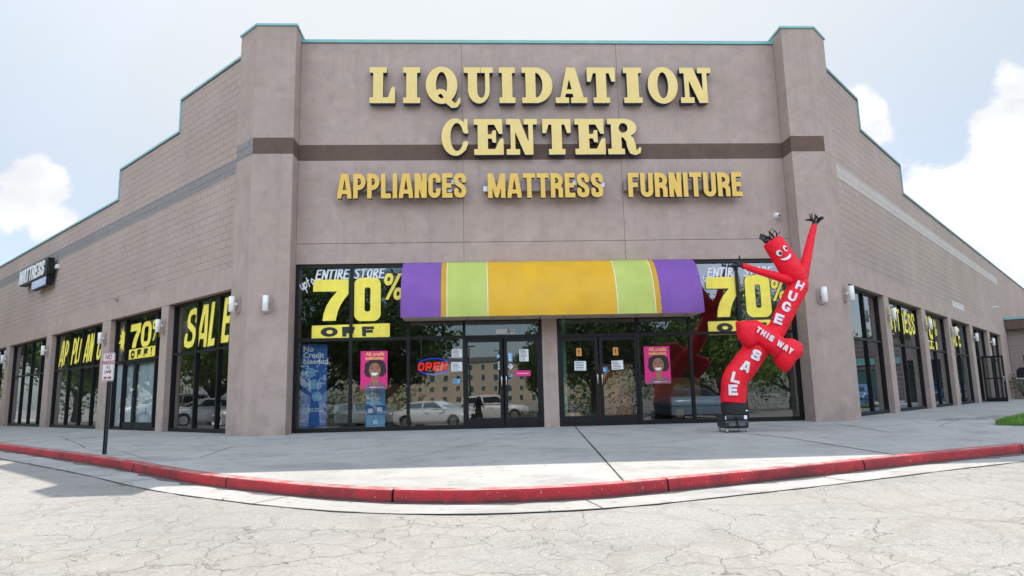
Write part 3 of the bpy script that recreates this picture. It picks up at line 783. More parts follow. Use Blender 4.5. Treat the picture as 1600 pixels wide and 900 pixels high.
# corner pillars
PLl = [(-4.31, -.5), (-5.26, -.5), (-5.82, .06), (-5.45, .43), (-4.31, .43)]
PRr = [(7.87, -.5), (8.72, -.5), (9.28, .06), (8.91, .43), (7.87, .43)]
def grow(P, d):
    c = np.mean(P, axis=0); n = len(P); out = []
    for i in range(n):
        p0, p, p1 = (np.array(P[(i+k) % n], float) for k in (-1, 0, 1))
        e0, e1 = (p-p0)/np.hypot(*(p-p0)), (p1-p)/np.hypot(*(p1-p))
        n0, n1 = np.array((e0[1], -e0[0])), np.array((e1[1], -e1[0]))
        if n0@(p-c) < 0: n0, n1 = -n0, -n1
        bi = (n0+n1)/(1+n0@n1); out.append(tuple(p+bi*d))
    return out
for P in (PLl, PRr):
    b = MB(); b.prism(P, -.12, 6.57).prism(P, 6.573, 6.972).prism(P, 6.975, 9.855)
    o = part(b, 'corner_pillar', [M['pillar'], M['brown'], M['grey_band']])
    for k, p in enumerate(o.data.polygons):
        z = p.center.z
        if 6.6 < z < 6.95: p.material_index = 1
    part(MB().prism(grow(P, .032), 9.856, 9.91), 'coping', M['teal'])
    sgn = -1 if P is PLl else 1
    a, c = np.array(P[1]), np.array(P[2]); n = np.array((sgn*q_, -q_))
    part(MB().prism([tuple(a+n*.004), tuple(c+n*.004), tuple(c-n*.01), tuple(a-n*.01)], 6.571, 6.974), 'side_band', M['stucco'] if sgn > 0 else M['grey_band'])

# wings: split-face block over a smooth lintel, steps of one metre down along the parapet
def wing(sg, s_end, openings, rot, org):
    fx = (lambda s: -s) if sg < 0 else (lambda s: s)
    def bx(b, s0, s1, y0, y1, z0, z1): a, c = sorted((fx(s0), fx(s1))); return b.box(a, c, y0, y1, z0, z1)
    steps = [(.12, 4.38, 9.54), (4.38, 9.08, 8.56), (9.08, s_end, 7.52)]
    out = [(fx(.12), 4.05)]
    for a, c, z in steps: out += [(fx(a), z), (fx(c), z)]
    out += [(fx(s_end), 4.05)]
    part(MB().prism(out, 0., .40, 0, 'y'), 'block_wall', M['block'], rot, org)
    b = MB(); bx(b, .12, s_end, -.006, .40, 3.5, 4.046); part(b, 'lintel_band', M['stucco'], rot, org)
    b = MB(); bx(b, .34, s_end if sg < 0 else 30., -.005, .0, 6.45, 6.85); part(b, 'painted_band', M['grey_band'] if sg < 0 else M['pale_band'], rot, org)
    b = MB(); bz = MB()
    for i, (a, c, z) in enumerate(steps):
        e = .045 if i < 2 else 0
        bx(b, a, c+e, -.04, .45, z, z+.06); bx(bz, a, c+e, -.02, -.001, z-.035, z-.002)
        if i < 2: z2 = steps[i+1][2]; bx(b, c+.002, c+.05, -.04, .45, z2+.062, z-.002)
    part(b, 'coping', M['teal_pale'] if sg < 0 else M['teal_dull'], rot, org); part(bz, 'drip_shadow_line', M['drip_shade'], rot, org)
    ends = [.12]+[v for o in openings for v in o]+[s_end]
    for a, c in zip(ends[::2], ends[1::2]):
        b = MB(); x0, x1 = sorted((fx(a), fx(c))); b.rbox(x0, x1, 0., .40, -.08, 3.499, .012); part(b, 'pier', M['pillar'], rot, org)
M['teal_dull'] = plain('weathered_teal_coping', (.22, .37, .35), .6, 0, .1, 3); M['teal_pale'] = plain('chalky_teal_coping', (.30, .50, .49), .55, 0, .1, 3)
M['drip_shade'] = plain('shadow_dark_drip_edge', (.07, .09, .09), .5)  # drip edge coloured dark for the shadow line under the wing coping
OPL = [(.5, 4.53), (5.02, 9.1), (9.85, 15.45), (16.13, 21.65), (22.3, 28.0), (28.7, 34.)]
OPR = [(.5, 5.05), (5.6, 9.9), (10.5, 14.4), (15.1, 19.2), (19.9, 24.0), (24.7, 28.4)]
wing(-1, 42., OPL, RL, OL); wing(1, 46., OPR, RR, OR)

# roof, back walls, ceiling and floor close the dark inside
inner = [tuple(wl(41.9, -.41))[:2], tuple(wl(.2, -.41))[:2], tuple(wr(.2, -.41))[:2], tuple(wr(45.9, -.41))[:2]]
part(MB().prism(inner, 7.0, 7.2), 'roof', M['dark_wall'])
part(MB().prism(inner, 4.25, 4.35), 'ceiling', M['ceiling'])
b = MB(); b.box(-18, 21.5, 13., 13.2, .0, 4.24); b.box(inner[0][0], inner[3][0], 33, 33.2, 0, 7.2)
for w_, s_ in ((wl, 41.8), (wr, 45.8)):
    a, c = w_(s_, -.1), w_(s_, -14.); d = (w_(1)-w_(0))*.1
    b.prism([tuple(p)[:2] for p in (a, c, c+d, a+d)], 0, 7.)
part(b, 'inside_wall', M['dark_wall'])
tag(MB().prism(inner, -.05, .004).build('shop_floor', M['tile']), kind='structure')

# ---------------------------------------------------------------- window and door frames
def frame_bars(b, x0, x1, z0, z1, mulls, transoms, y0, y1, w=.07, base=.10):
    xs = [x0]+list(mulls)+[x1]
    b.box(x0, x0+w, y0, y1, z0, z1); b.box(x1-w, x1, y0, y1, z0, z1)
    for m_ in mulls: b.box(m_-w/2, m_+w/2, y0, y1, z0, z1)
    cuts = []
    edges = [x0+w]+[v for m_ in mulls for v in (m_-w/2, m_+w/2)]+[x1-w]
    for a, c in zip(edges[::2], edges[1::2]):
        b.box(a, c, y0+.006, y1, z0, z0+base); b.box(a, c, y0+.006, y1, z1-w, z1)
        for t in transoms: b.box(a, c, y0+.006, y1, t-w/2, t+w/2)
    return b
def window(x0, x1, z0, z1, mulls, transom, y, rot=(0, 0, 0), org=(0, 0, 0), door=None, double=None, w=.07):
    """storefront bay: black frame > glass pane; door: list of leaf edges below the transom"""
    rm = Matrix.Rotation(rot[2], 4, 'Z'); base = Vector(org)+rm@Vector((x0, y, z0))
    L_, H_ = x1-x0, z1-z0
    ms = [m_-x0 for m_ in mulls]; tr = transom-z0
    b = MB()
    if door:
        dl, dr = door[0]-x0, door[-1]-x0
        b.box(0, w, -.06, .06, 0, H_); b.box(L_-w, L_, -.06, .06, 0, H_)
        up = [m_ for m_ in ms]
        for m_ in ms: b.box(m_-w/2, m_+w/2, -.06, .06, 0 if not (dl+.05 < m_ < dr-.05) else tr+w/2, H_)
        edges = [w]+[v for m_ in ms for v in (m_-w/2, m_+w/2)]+[L_-w]
        for a, c in zip(edges[::2], edges[1::2]):
            b.box(a, c, -.054, .06, H_-w, H_); b.box(a, c, -.054, .06, tr-w/2, tr+w/2)
            if c < dl+.1 or a > dr-.1: b.box(a, c, -.054, .06, 0, .10)
            else: b.box(a, c, -.07, .08, 0, .03)
    else: frame_bars(b, 0, L_, 0, H_, ms, [tr], -.06, .06, w)
    win = b.build('window', M['black_al'], store, base, rot)
    g = MB()
    zlo = tr if door else .02
    g.add([(.02, 0, zlo), (L_-.02, 0, zlo), (L_-.02, 0, H_-.02), (.02, 0, H_-.02)], [(0, 1, 2, 3)])
    if door:
        for a, c in ((.02, door[0]-x0), (door[-1]-x0, L_-.02)):
            if c-a > .15: g.add([(a, 0, .02), (c, 0, .02), (c, 0, tr), (a, 0, tr)], [(0, 1, 2, 3)])
    g.build('pane', M['glass'], win)
    if door:
        for k, (a, c) in enumerate(zip(door, door[1:])):
            d = MB(); W_ = c-a-w*.5; h = transom-w/2-z0-.036; s = .075
            d.box(0, s, -.035, .035, 0, h); d.box(W_-s, W_, -.035, .035, 0, h); d.box(s, W_-s, -.03, .03, 0, .20); d.box(s, W_-s, -.03, .03, h-.09, h)
            dd = d.build('door', M['black_al'], store, Vector(org)+rm@Vector((a+w*.25, y, z0+.034)), rot)
            MB().add([(s-.01, 0, .19), (W_-s+.01, 0, .19), (W_-s+.01, 0, h-.08), (s-.01, 0, h-.08)], [(0, 1, 2, 3)]).build('pane', M['glass'], dd)
            if len(door) > 2 or True:
                hx = W_-s*.5 if k % 2 == 0 else s*.5
                MB().tube([(hx, -.035, .93), (hx, -.085, .945), (hx, -.095, .98), (hx, -.095, 1.14), (hx, -.085, 1.175), (hx, -.035, 1.19)], .015, 8).build('handle', M['steel'], dd)
    return win
GY = .09
window(-4.305, 1.565, .0, 3.955, [-2.985, -1.63, -.30], 2.16, GY, door=[-.30, .635, 1.53])
window(1.935, 7.865, .0, 3.955, [3.90, 5.19, 6.46], 2.15, GY, door=[1.97, 2.93, 3.90])
GW = .22
def winL(s0, s1, mulls, **k): return window(-s1, -s0, 0., 3.495, sorted(-m_ for m_ in mulls), 2.1, GW, RL, OL, **k)
def winR(s0, s1, mulls, **k): return window(s0, s1, 0., 3.495, mulls, 2.1, GW, RR, OR, **k)
winL(.505, 4.525, [1.74, 3.03]); winL(5.025, 9.095, [8.2, 5.7], door=[-8.2, -7.3, -5.7]); winL(9.855, 15.445, [11.05, 12.35, 13.75]); winL(16.135, 21.645, [17.3, 18.7, 20.]); winL(22.31, 27.99, [24, 26]); winL(28.71, 33.99, [30, 32])
winR(.505, 5.045, [2., 3.52]); winR(5.605, 9.895, [7.75]); winR(10.505, 14.395, [12.45]); winR(15.105, 19.195, [17.1]); winR(19.905, 23.995, [21.9]); winR(24.705, 28.395, [26.5])
# ---------------------------------------------------------------- channel letters on the facade
def letters_row(sign, spec, z0, h, y, depth, res=84, mats=None, fn=None):
    for ch, x0, x1 in spec:
        f, w = fn(ch); k = (x1-x0)/w
        o = shape_obj('letter', XF(f, k, h), (-.12*h, x1-x0+.1*h, -.16*h, h*1.06), h/res, mats, sign, (x0, y, z0), (0, 0, 0), depth, 0., 1)
sign = thing('store_sign', 'two-line LIQUIDATION CENTER sign of pale yellow slab-serif letters with navy sides high on the facade', 'sign', (0, 0, 6.6))
L1 = dict(zip(range(11), [('L', -2.56, -1.93), ('I', -1.73, -1.31), ('Q', -1.17, -.34), ('U', -.22, .51), ('I', .66, 1.06), ('D', 1.23, 2.0), ('A', 2.07, 2.87), ('T', 2.88, 3.60), ('I', 3.81, 4.28), ('O', 4.43, 5.20), ('N', 5.26, 6.07)]))
L2 = [('C', -.79, -.13), ('E', .01, .74), ('N', .81, 1.58), ('T', 1.71, 2.42), ('E', 2.52, 3.28), ('R', 3.34, 4.18)]
letters_row(sign, list(L1.values()), 7.97-6.6, .95, -.135, .18, 84, [M['pale_yellow'], M['navy']], slab)
letters_row(sign, L2, .02, .93, -.135, .18, 84, [M['pale_yellow'], M['navy']], slab)

def gothic(ch, w=.52): 
    ww = {'I': .20, 'M': .74, 'L': .42, 'E': .44, 'F': .44, 'T': .50, 'A': .60}.get(ch, w)
    return sans(ch, ww, .19), ww
def gothic_sign(txt, x0, x1, z0, h, label, boxes, race):
    s = thing('wall_sign', label, 'sign', (x0, 0, z0), 0, 'gold words on the facade')
    ws = [gothic(c)[1] for c in txt]; gap = .075 if len(txt) > 8 else .085
    tot = sum(ws)+gap*(len(txt)-1); k = (x1-x0)/tot; x = 0; sp = []
    for c, w in zip(txt, ws): sp.append((c, x*k, (x+w)*k)); x += w+gap
    letters_row(s, sp, 0, h, -.235, .11, 70, [M['gold'], M['navy']], gothic)
    MB().rbox(race[0]-x0, race[1]-x0, -.172, -.002, .21, .45, .008).build('raceway', M['raceway'], s)
    for a, z in boxes: MB().rbox(a-x0, a-x0+.11, -.215, -.174, z, z+.13, .012).build('junction_box', M['white_plastic'], s)
gothic_sign('APPLIANCES', -3.29, -.20, 5.515, .62, 'gold word APPLIANCES, leftmost of the three words below the brown band', [(-.66, .16), (-.56, .36)], (-3.05, -.42))
gothic_sign('MATTRESS', .33, 3.16, 5.50, .62, 'gold word MATTRESS between the words APPLIANCES and FURNITURE', [(.22, .19), (2.42, .33), (2.66, .30), (3.10, .28)], (.24, 3.2))
gothic_sign('FURNITURE', 3.78, 6.64, 5.495, .62, 'gold word FURNITURE, rightmost of the three words below the brown band', [(6.2, .30)], (3.70, 6.62))

# cabinet sign on the left wing
cab = thing('wall_cabinet_sign', 'black MATTRESS cabinet sign with a pale blue strip below, bracketed off the left wing wall', 'sign', (XL, 0, 0), -pi/4)
fs, wd = word('MATTRESS', .60, .62, .52, .17, .10, 0, 1, {'M': .7, 'T': .5, 'E': .46})
kx = 3.62/wd
b = MB(); b.prism([(-19.50, 5.86), (-18.9, 5.80), (-15.52, 5.80), (-15.45, 6.52), (-19.30, 6.52)], -.335, -.11, 0, 'y').rbox(-15.44, -15.38, -.32, -.13, 5.86, 6.46, .01)
b.rbox(-17.5, -15.5, -.33, -.13, 5.44, 5.795, .01)
b.build('cabinet', M['black_al'], cab)
shape_obj('letters', XF(fs, kx, 1), (-.1, 3.75, -.1, .7), .0125, [M['white_enamel']], cab, (-19.42, -.350, 5.88), (0, 0, 0), .03)
M['strip'] = plain('pale_blue_strip', (.45, .50, .72), .4, 0, .06)
MB().rbox(-17.48, -15.53, -.342, -.332, 5.455, 5.78, .004).build('strip_panel', M['strip'], cab)
text_obj('strip_lettering', 'CENTER', .24, M['white_enamel'], cab, (-16.5, -.346, 5.61), (0, 0, 0), 1.3, bold=.006)
b = MB()
for s_ in (-15.28, -18.4): b.rbox(s_-.11, s_+.11, -.11, -.001, 6.08, 6.24, .01)
b.build('bracket', M['white_plastic'], cab)

# ---------------------------------------------------------------- awning
aw = thing('awning', 'purple, green and yellow striped quarter-round fabric awning over the doors', 'awning', (0, 0, 2.6))
def fabric(name, col):
    b = MB_(name); n = b.noise(1.4, 5, .6); st = b.noise(1, 5, .6, b.scaled((5, 1, .6))); 
    c = b.mix(b.map(n, .3, .7), tuple(x*.88 for x in col), tuple(min(1, x*1.08) for x in col))
    c = b.mix(b.map(st, .52, .75, 0, .22), c, tuple(.8*x+.05 for x in col))
    b.set(Base_Color=b.mix(b.map(b.noise(.9, 6, .65), .45, .7, 0, .25), c, tuple(.75*x+.10 for x in col)), Roughness=.62, Specular_IOR_Level=.3)
    b.bump(b.math('ADD', b.noise(2.2, 3, .5, b.scaled((1.5, 1, .5))), b.math('MULTIPLY', b.noise(260, 2, .5), .04)), .28, .05)
    return b.m
M['purple'] = fabric('purple_canvas', (.20, .078, .34)); M['orange'] = fabric('orange_canvas', (.58, .31, .012))
M['lime'] = fabric('lime_canvas', (.46, .52, .12)); M['sun_yellow'] = fabric('yellow_canvas', (.68, .375, .014))
M['seam'] = plain('cream_seam', (.72, .68, .45), .6); M['tan'] = plain('tan_soffit_canvas', (.62, .50, .36), .7, 0, .1)
AX0, AX1, AH, AD = -1.71, 5.28, 1.365, .86
ribs = np.linspace(AX0, AX1, 10)
def aw_pt(x, a, off=0.):
    g = min(abs(x-r) for r in ribs); sag = .028*sin(min(1., g/.39)*pi/2)*sin(a*1.2+.2)
    r = 1-sag+off
    return (x, -.012-AD*sin(a)*r, AH*cos(a)*(1+off)-sag*.3)
def aw_panel(x0, x1, mat, off=0.):
    nx = max(2, int((x1-x0)/.1)); na = 18; b = MB(); vs = []
    for j in range(na+1):
        for i in range(nx+1): vs.append(aw_pt(x0+(x1-x0)*i/nx, j/na*pi/2, off))
    for i in range(nx+1):
        p = aw_pt(x0+(x1-x0)*i/nx, pi/2, off); vs.append((p[0], p[1], -.05))
    b.add(vs, [(j*(nx+1)+i, (j+1)*(nx+1)+i, (j+1)*(nx+1)+i+1, j*(nx+1)+i+1) for j in range(na+1) for i in range(nx)], 0, True)
    return b
cuts = [(-1.71, -.80, 'purple'), (-.80, -.665, 'orange'), (-.665, .27, 'lime'), (.27, 3.27, 'sun_yellow'), (3.27, 4.15, 'lime'), (4.15, 4.285, 'orange'), (4.285, 5.28, 'purple')]
for x0, x1, m in cuts: aw_panel(x0+.001, x1-.001, None).build('canopy_panel', M[m], aw)
for x in (-.665, .27, 3.27, 4.15): aw_panel(x-.011, x+.011, None, .005).build('seam', M['seam'], aw)
for x in (AX0, AX1):
    P = [(aw_pt(x, a/18*pi/2)[1], aw_pt(x, a/18*pi/2)[2]) for a in range(19)]+[(P_y, -.05) for P_y in (-AD-.012, -.012)]
    MB().prism(P, x-.004, x+.004, 0, 'x').build('end_panel', M['purple'], aw)
MB().box(AX0+.02, AX1-.02, -AD+.03, -.02, -.045, -.035).build('soffit', M['tan'], aw)
b = MB()
for r in np.linspace(AX0+.35, AX1-.35, 12): b.tube([(r, -AD+.04, -.056), (r, -.04, -.056)], .012, 6)
b.build('rib', M['steel'], aw)

# ---------------------------------------------------------------- wall lights
def make_sconce():
    root = thing('wall_light', 'x', 'wall light', (0, 0, 0), 0, 'white cylinder wall lights round the storefront')
    P = [(-.13, -.17), (-.06, -.235), (.06, -.235), (.13, -.17), (.13, .17), (.06, .235), (-.06, .235), (-.13, .17)]
    MB().prism(P, -.03, 0., 0, 'y').build('backplate', M['pillar'], root)
    b = MB(); b.ball((0, -.085, 0), .05, 12, 8); b.tube([(0, -.03, 0), (0, -.08, 0)], .028, 10); b.build('knuckle', M['white_enamel'], root)
    b = MB(); b.tube([(0, -.185, -.2), (0, -.185, -.196), (0, -.185, .196), (0, -.185, .2)], [.068, .074, .074, .068], 20)
    b.tube([(0, -.185, -.012), (0, -.185, .012)], .0765, 20, 0, False); b.build('lamp_tube', M['white_enamel'], root)
    return root
sc0 = make_sconce(); used = [False]
def sconce(p, rz, label):
    o = sc0 if not used[0] else copy_tree(sc0); used[0] = True
    o.location = p; o.rotation_euler = (0, 0, rz); o.scale = (.9, .9, .9); o['label'] = label
sconce((-4.79, -.5, 2.95), 0, 'white cylinder wall light on the front face of the left corner pillar')
p = Vector((-5.54, -.22, 2.99)); sconce(p, -pi/4, 'white cylinder wall light on the left flank of the left corner pillar')
for s_, t in ((4.77, 'pier between SALE window and papered doors'), (9.45, 'pier between papered doors and APPLIANCES window'), (15.8, 'pier just beyond the APPLIANCES window'), (21.98, 'farthest pier seen along the left wing')):
    sconce(wl(s_, .001, 2.92), -pi/4, 'white cylinder wall light on the '+t)
sconce((8.27, -.5, 2.95), 0, 'white cylinder wall light on the front face of the right corner pillar')
sconce(Vector((9.0, -.22, 3.02)), pi/4, 'white cylinder wall light on the right flank of the right corner pillar')
for s_, t in ((5.32, 'pier beside the MATTRESS window lettering'), (10.2, 'pier beside the narrow 70% OFF! lettering'), (14.75, 'third pier along the right wing'), (19.55, 'fourth pier along the right wing'), (24.35, 'right wing pier above the open glass door')):
    sconce(wr(s_, .001, 2.94), pi/4, 'white cylinder wall light on the '+t)

# ---------------------------------------------------------------- small things on the walls
cam1 = thing('security_camera', 'small white dome camera on the facade above the right window', 'security camera', (7.58, 0, 5.06))
MB().tube([(0, 0, 0), (0, -.03, 0), (0, -.05, 0)], [.085, .085, .07], 20).build('base', M['white_plastic'], cam1)
MB().ball((0, -.06, 0), .062, 16, 10).build('dome', M['white_plastic'], cam1)
MB().ball((.01, -.105, -.01), (.032, .022, .032), 14, 8).build('lens', M['car_glass'], cam1)
cam2 = thing('security_camera', 'small white bullet camera far along the right wing wall', 'security camera', wr(26.95, .001, 4.93), pi/4)
MB().rbox(-.06, .06, -.02, 0, -.06, .06).build('base', M['white_plastic'], cam2); MB().tube([(0, -.02, 0), (0, -.09, .02), (-.02, -.26, -.02)], [.03, .05, .05], 12).build('housing', M['white_plastic'], cam2)
sp = thing('wall_speaker', 'small round horn speaker on the left wing above the 70% OFF doors', 'speaker', wl(8.59, .007, 4.15), -pi/4)
MB().tube([(0, 0, 0), (0, -.05, 0), (0, -.06, 0)], [.10, .09, .06], 18).tube([(0, -.0601, 0), (0, -.10, 0)], [.05, .03], 14).build('horn', M['raceway'], sp)
part(MB().box(15.75, 18.35, -.004, .0, 3.90 + .15, 4.30), 'painted_patch', M['white_patch'], RR, OR)

# ---------------------------------------------------------------- window lettering
def deco(name, label, cat, org, rz, group=None): return thing(name, label, cat, org, rz, group)
def paint(root, name, f, bounds, h, mat, x, z, y=-.004, edge=0.):
    if edge:
        shape_obj(name+'_outline', f, (bounds[0]-edge, bounds[1]+edge, bounds[2]-edge, bounds[3]+edge), h, [M['black_paint']], root, (x, y, z), (0, 0, 0), .001, edge)
    return shape_obj(name, f, bounds, h, [mat], root, (x, y-.002, z), (0, 0, 0), .001)
def brush(ch):
    """brush-lettered capitals as round strokes, height 1"""
    P = {'E': [[(.45, 1), (.06, .97), (0, .02), (.42, .0)], [(.04, .52), (.34, .54)]], 'N': [[(0, 0), (.04, 1), (.4, .02), (.44, 1)]], 'T': [[(-.04, .97), (.46, 1)], [(.2, .98), (.17, 0)]],
         'I': [[(.05, 1), (.03, 0)]], 'R': [[(.02, 0), (.04, .98), (.3, .98), (.38, .8), (.3, .58), (.06, .5)], [(.14, .5), (.44, 0)]], 'S': [[(.4, .92), (.24, 1), (.08, .9), (.08, .7), (.34, .42), (.36, .18), (.2, 0), (0, .1)]],
         'O': [[(.22, 1), (.06, .8), (.02, .4), (.16, .02), (.34, .1), (.42, .6), (.34, .95), (.22, 1)]],
         'u': [[(0, .62), (.02, .2), (.14, .02), (.3, .2), (.34, .62)], [(.34, .6), (.36, 0)]], 'p': [[(0, .6), (.02, -.4)], [(.02, .45), (.2, .62), (.34, .4), (.22, .08), (.02, .1)]], 't': [[(.1, .95), (.08, .0)], [(-.06, .62), (.28, .64)]],
         'o': [[(.2, .62), (.03, .4), (.1, .05), (.28, .05), (.36, .35), (.2, .62)]]}[ch]
    return P
def brush_word(txt, w, adv):
    fs, x = [], 0
    for ch in txt:
        if ch == ' ': x += adv*.7; continue
        for st in brush(ch): fs.append(XF(P_line(st, w), 1, 1, x, 0))
        x += adv*(.45 if ch == 'I' else 1)
    return U(*fs), x
def seventy(root, x0, z0, edge=0., h=.011, pct=(1.64, .93, .48, .64)):
    """70% over a yellow strip that reads OFF"""
    Y_ = M['yellow_paint']
    paint(root, 'numeral', XF(sans('7', .84, .28), 1, 1), (0, .86, 0, 1), h, Y_, x0, z0+.44, -.004, edge)
    paint(root, 'numeral', XF(SUB(P_rring(0, .63, -.02, 1.04, .17, 0), P_rring(.245, .385, .21, .80, .06, 0)), 1, 1), (0, .65, -.04, 1.06), h, Y_, x0+.98, z0+.44, -.004, edge)
    paint(root, 'percent_mark', XF(sans('%', 1., .2), pct[2], pct[3], 0, 0, .10), (-.05, .6, 0, .66), h*.8, Y_, x0+pct[0], z0+pct[1], -.004, edge*.6)
    paint(root, 'strip', P_poly((0, 0), (1.84, .02), (1.84, .36), (0, .33)), (0, 1.86, 0, .38), .02, Y_, x0-.01, z0, -.004, edge)
    for f in (SUB(P_ell(.22, .12, .2, .115), P_ell(.23, .12, .075, .045)), XF(sans('F', .95, .32), .32, .235, .53, .0, -.05), XF(sans('F', .95, .30), .30, .235, 1.00, .0, -.05)):
        shape_obj('strip_lettering', f, (0, 1.4, -.01, .26), .008, [M['black_paint']], root, (x0+.18, -.0095, z0+.055), (0, 0, 0), .001)
def entire(root, x0, z0, mat):
    f, w = brush_word('ENTIRE STORE', .17, .62)
    paint(root, 'words', XF(f, .24, .215, 0, 0, .16, .01), (-.1, 2.2, -.08, .38), .008, mat, x0+.02, z0-.035)
    f, w = brush_word('upto', .13, .5)
    paint(root, 'small_words', XF(f, .185, .24, 0, 0, .1, .5), (-.1, .55, -.2, .5), .007, mat, x0-.30, z0-.31)
d = deco('window_lettering', 'ENTIRE STORE up to 70% OFF painted on the window left of the awning', 'window lettering', (0, GY, 0), 0)
seventy(d, -3.90, 2.17); entire(d, -3.86, 3.66, M['white_paint'])
d = deco('window_lettering', 'ENTIRE STORE 70% OFF with black edges on the window behind the red tube man', 'window lettering', (0, GY, 0), 0)
seventy(d, 5.68, 2.10, .022, .011, (1.60, .82, .40, .55)); entire(d, 5.72, 3.58, M['white_paint'])
def off_word(root, x, z, adv, wob):
    rnd = random.Random(3)
    for i, ch in enumerate('OFF!'):
        f = XF(sans(ch, 1.25 if ch != '!' else .5, .34), .24, .24, 0, 0, .05, rnd.uniform(-wob, wob))
        shape_obj('strip_lettering', f, (-.08, .40, -.08, .34), .009, [M['black_paint']], root, (x+i*adv, -.0095, z), (0, 0, 0), .001)
# left wing
def wing_word(root, txt, spec, edge):
    """spec: one (x, z, w, h, stroke) per glyph, in wing coordinates"""
    for ch, (x, z, w, h, t, sl, ro) in zip(txt, spec):
        f = XF(sans(ch, w/h, t), h, h, 0, 0, sl, ro)
        paint(root, 'letter', f, (-.4*h, w+.45*h, -.2*h, h*1.25), h/70, M['yellow_paint'], x, z, -.004, edge)
dl = deco('window_lettering', 'tall hand-painted SALE in yellow on the left wing window beside the corner pillar', 'window lettering', (XL, GW*0, 0), -pi/4)
dl.location = Vector((XL, 0, 0)) + Matrix.Rotation(-pi/4, 3, 'Z') @ Vector((0, GW, 0))
wing_word(dl, 'SALE', [(-3.96, 2.26, .66, 1.08, .155, .24, -.06), (-3.14, 2.22, .60, 1.12, .155, .16, -.03), (-2.46, 2.2, .38, 1.14, .155, .18, .03), (-1.72, 2.24, .42, 1.14, .155, .14, .0)], .035)
dl2 = deco('window_lettering', 'yellow starburst and 70% OFF! painted above the papered doors of the left wing', 'window lettering', dl.location, -pi/4)
star = [(1.0 if i % 2 == 0 else .48) for i in range(20)]
rr = random.Random(4)
star = P_poly(*[(.36*r*cos(pi*i/10+.2)*(1 if i % 4 else .8), .46*r*sin(pi*i/10+.2)*(1 if i % 5 else 1.15)) for i, r in enumerate(star)])
paint(dl2, 'starburst', star, (-.5, .5, -.6, .6), .012, M['yellow_paint'], -8.55, 2.82)
for ch, x, w, h_, z in (('7', -7.95, .82, .74, 2.50), ('0', -7.05, .78, .76, 2.48), ('%', -6.2, .55, .60, 2.62)):
    f = XF(sans(ch, w/h_, .30 if ch != '%' else .2), h_, h_, 0, 0, .08)
    paint(dl2, 'numeral', f, (-.1, w+.15, -.05, h_+.05), .011, M['yellow_paint'], x, z, -.004, .03)
paint(dl2, 'strip', P_poly((0, 0), (2.05, 0), (2.05, .31), (0, .31)), (0, 2.1, 0, .34), .02, M['yellow_paint'], -7.93, 2.15)
off_word(dl2, -7.78, 2.185, .52, .12)
dl3 = deco('window_lettering', 'tall thin hand-painted APPLIANCES in yellow on the left wing window behind the parking sign', 'window lettering', dl.location, -pi/4)
wing_word(dl3, 'APPLIANCE', [(x, z, w_, h_, .15, .22, -.03) for x, w_, z, h_ in ((-15.12, .46, 2.26, .98), (-14.58, .40, 2.30, .92), (-13.70, .40, 2.27, .97), (-13.26, .30, 2.30, .94), (-12.92, .17, 2.33, .84), (-12.30, .44, 2.28, .98), (-11.82, .40, 2.30, .97), (-10.98, .40, 2.30, .95), (-10.46, .36, 2.3, .93))], .02)
# right wing
org = Vector((XR, 0, 0)) + Matrix.Rotation(pi/4, 3, 'Z') @ Vector((0, GW, 0))
dr = deco('window_lettering', 'yellow hand-painted MATTRESS on the right wing window between the first two piers', 'window lettering', org, pi/4)
wing_word(dr, 'MATTRESS', [(5.75+i*.5, 2.52+(.05 if i % 2 else 0), .40, .74, .16, .02, -.02) for i in range(8)], .0)
dr = deco('window_lettering', 'narrow 70% OFF! painted on the right wing window past the MATTRESS lettering', 'window lettering', org, pi/4)
for ch, x, w, h_, z in (('7', 11.05, .70, .88, 2.52), ('0', 11.85, .74, .88, 2.52), ('%', 12.75, .5, .6, 2.7)):
    paint(dr, 'numeral', XF(sans(ch, w/h_, .28 if ch != '%' else .2), h_, h_), (-.1, w+.15, -.05, h_+.05), .012, M['yellow_paint'], x, z, -.004, .02)
paint(dr, 'strip', P_poly((0, 0), (1.95, 0), (1.95, .32), (0, .32)), (0, 2., 0, .34), .02, M['yellow_paint'], 11.05, 2.14)
off_word(dr, 11.15, 2.18, .48, .05)
dr = deco('window_lettering', 'yellow hand-painted SALE on the farthest lettered window of the right wing', 'window lettering', org, pi/4)
wing_word(dr, 'SALE', [(15.5+i*.62, 2.45, .5, .82, .18, .04, 0) for i in range(4)], 0)

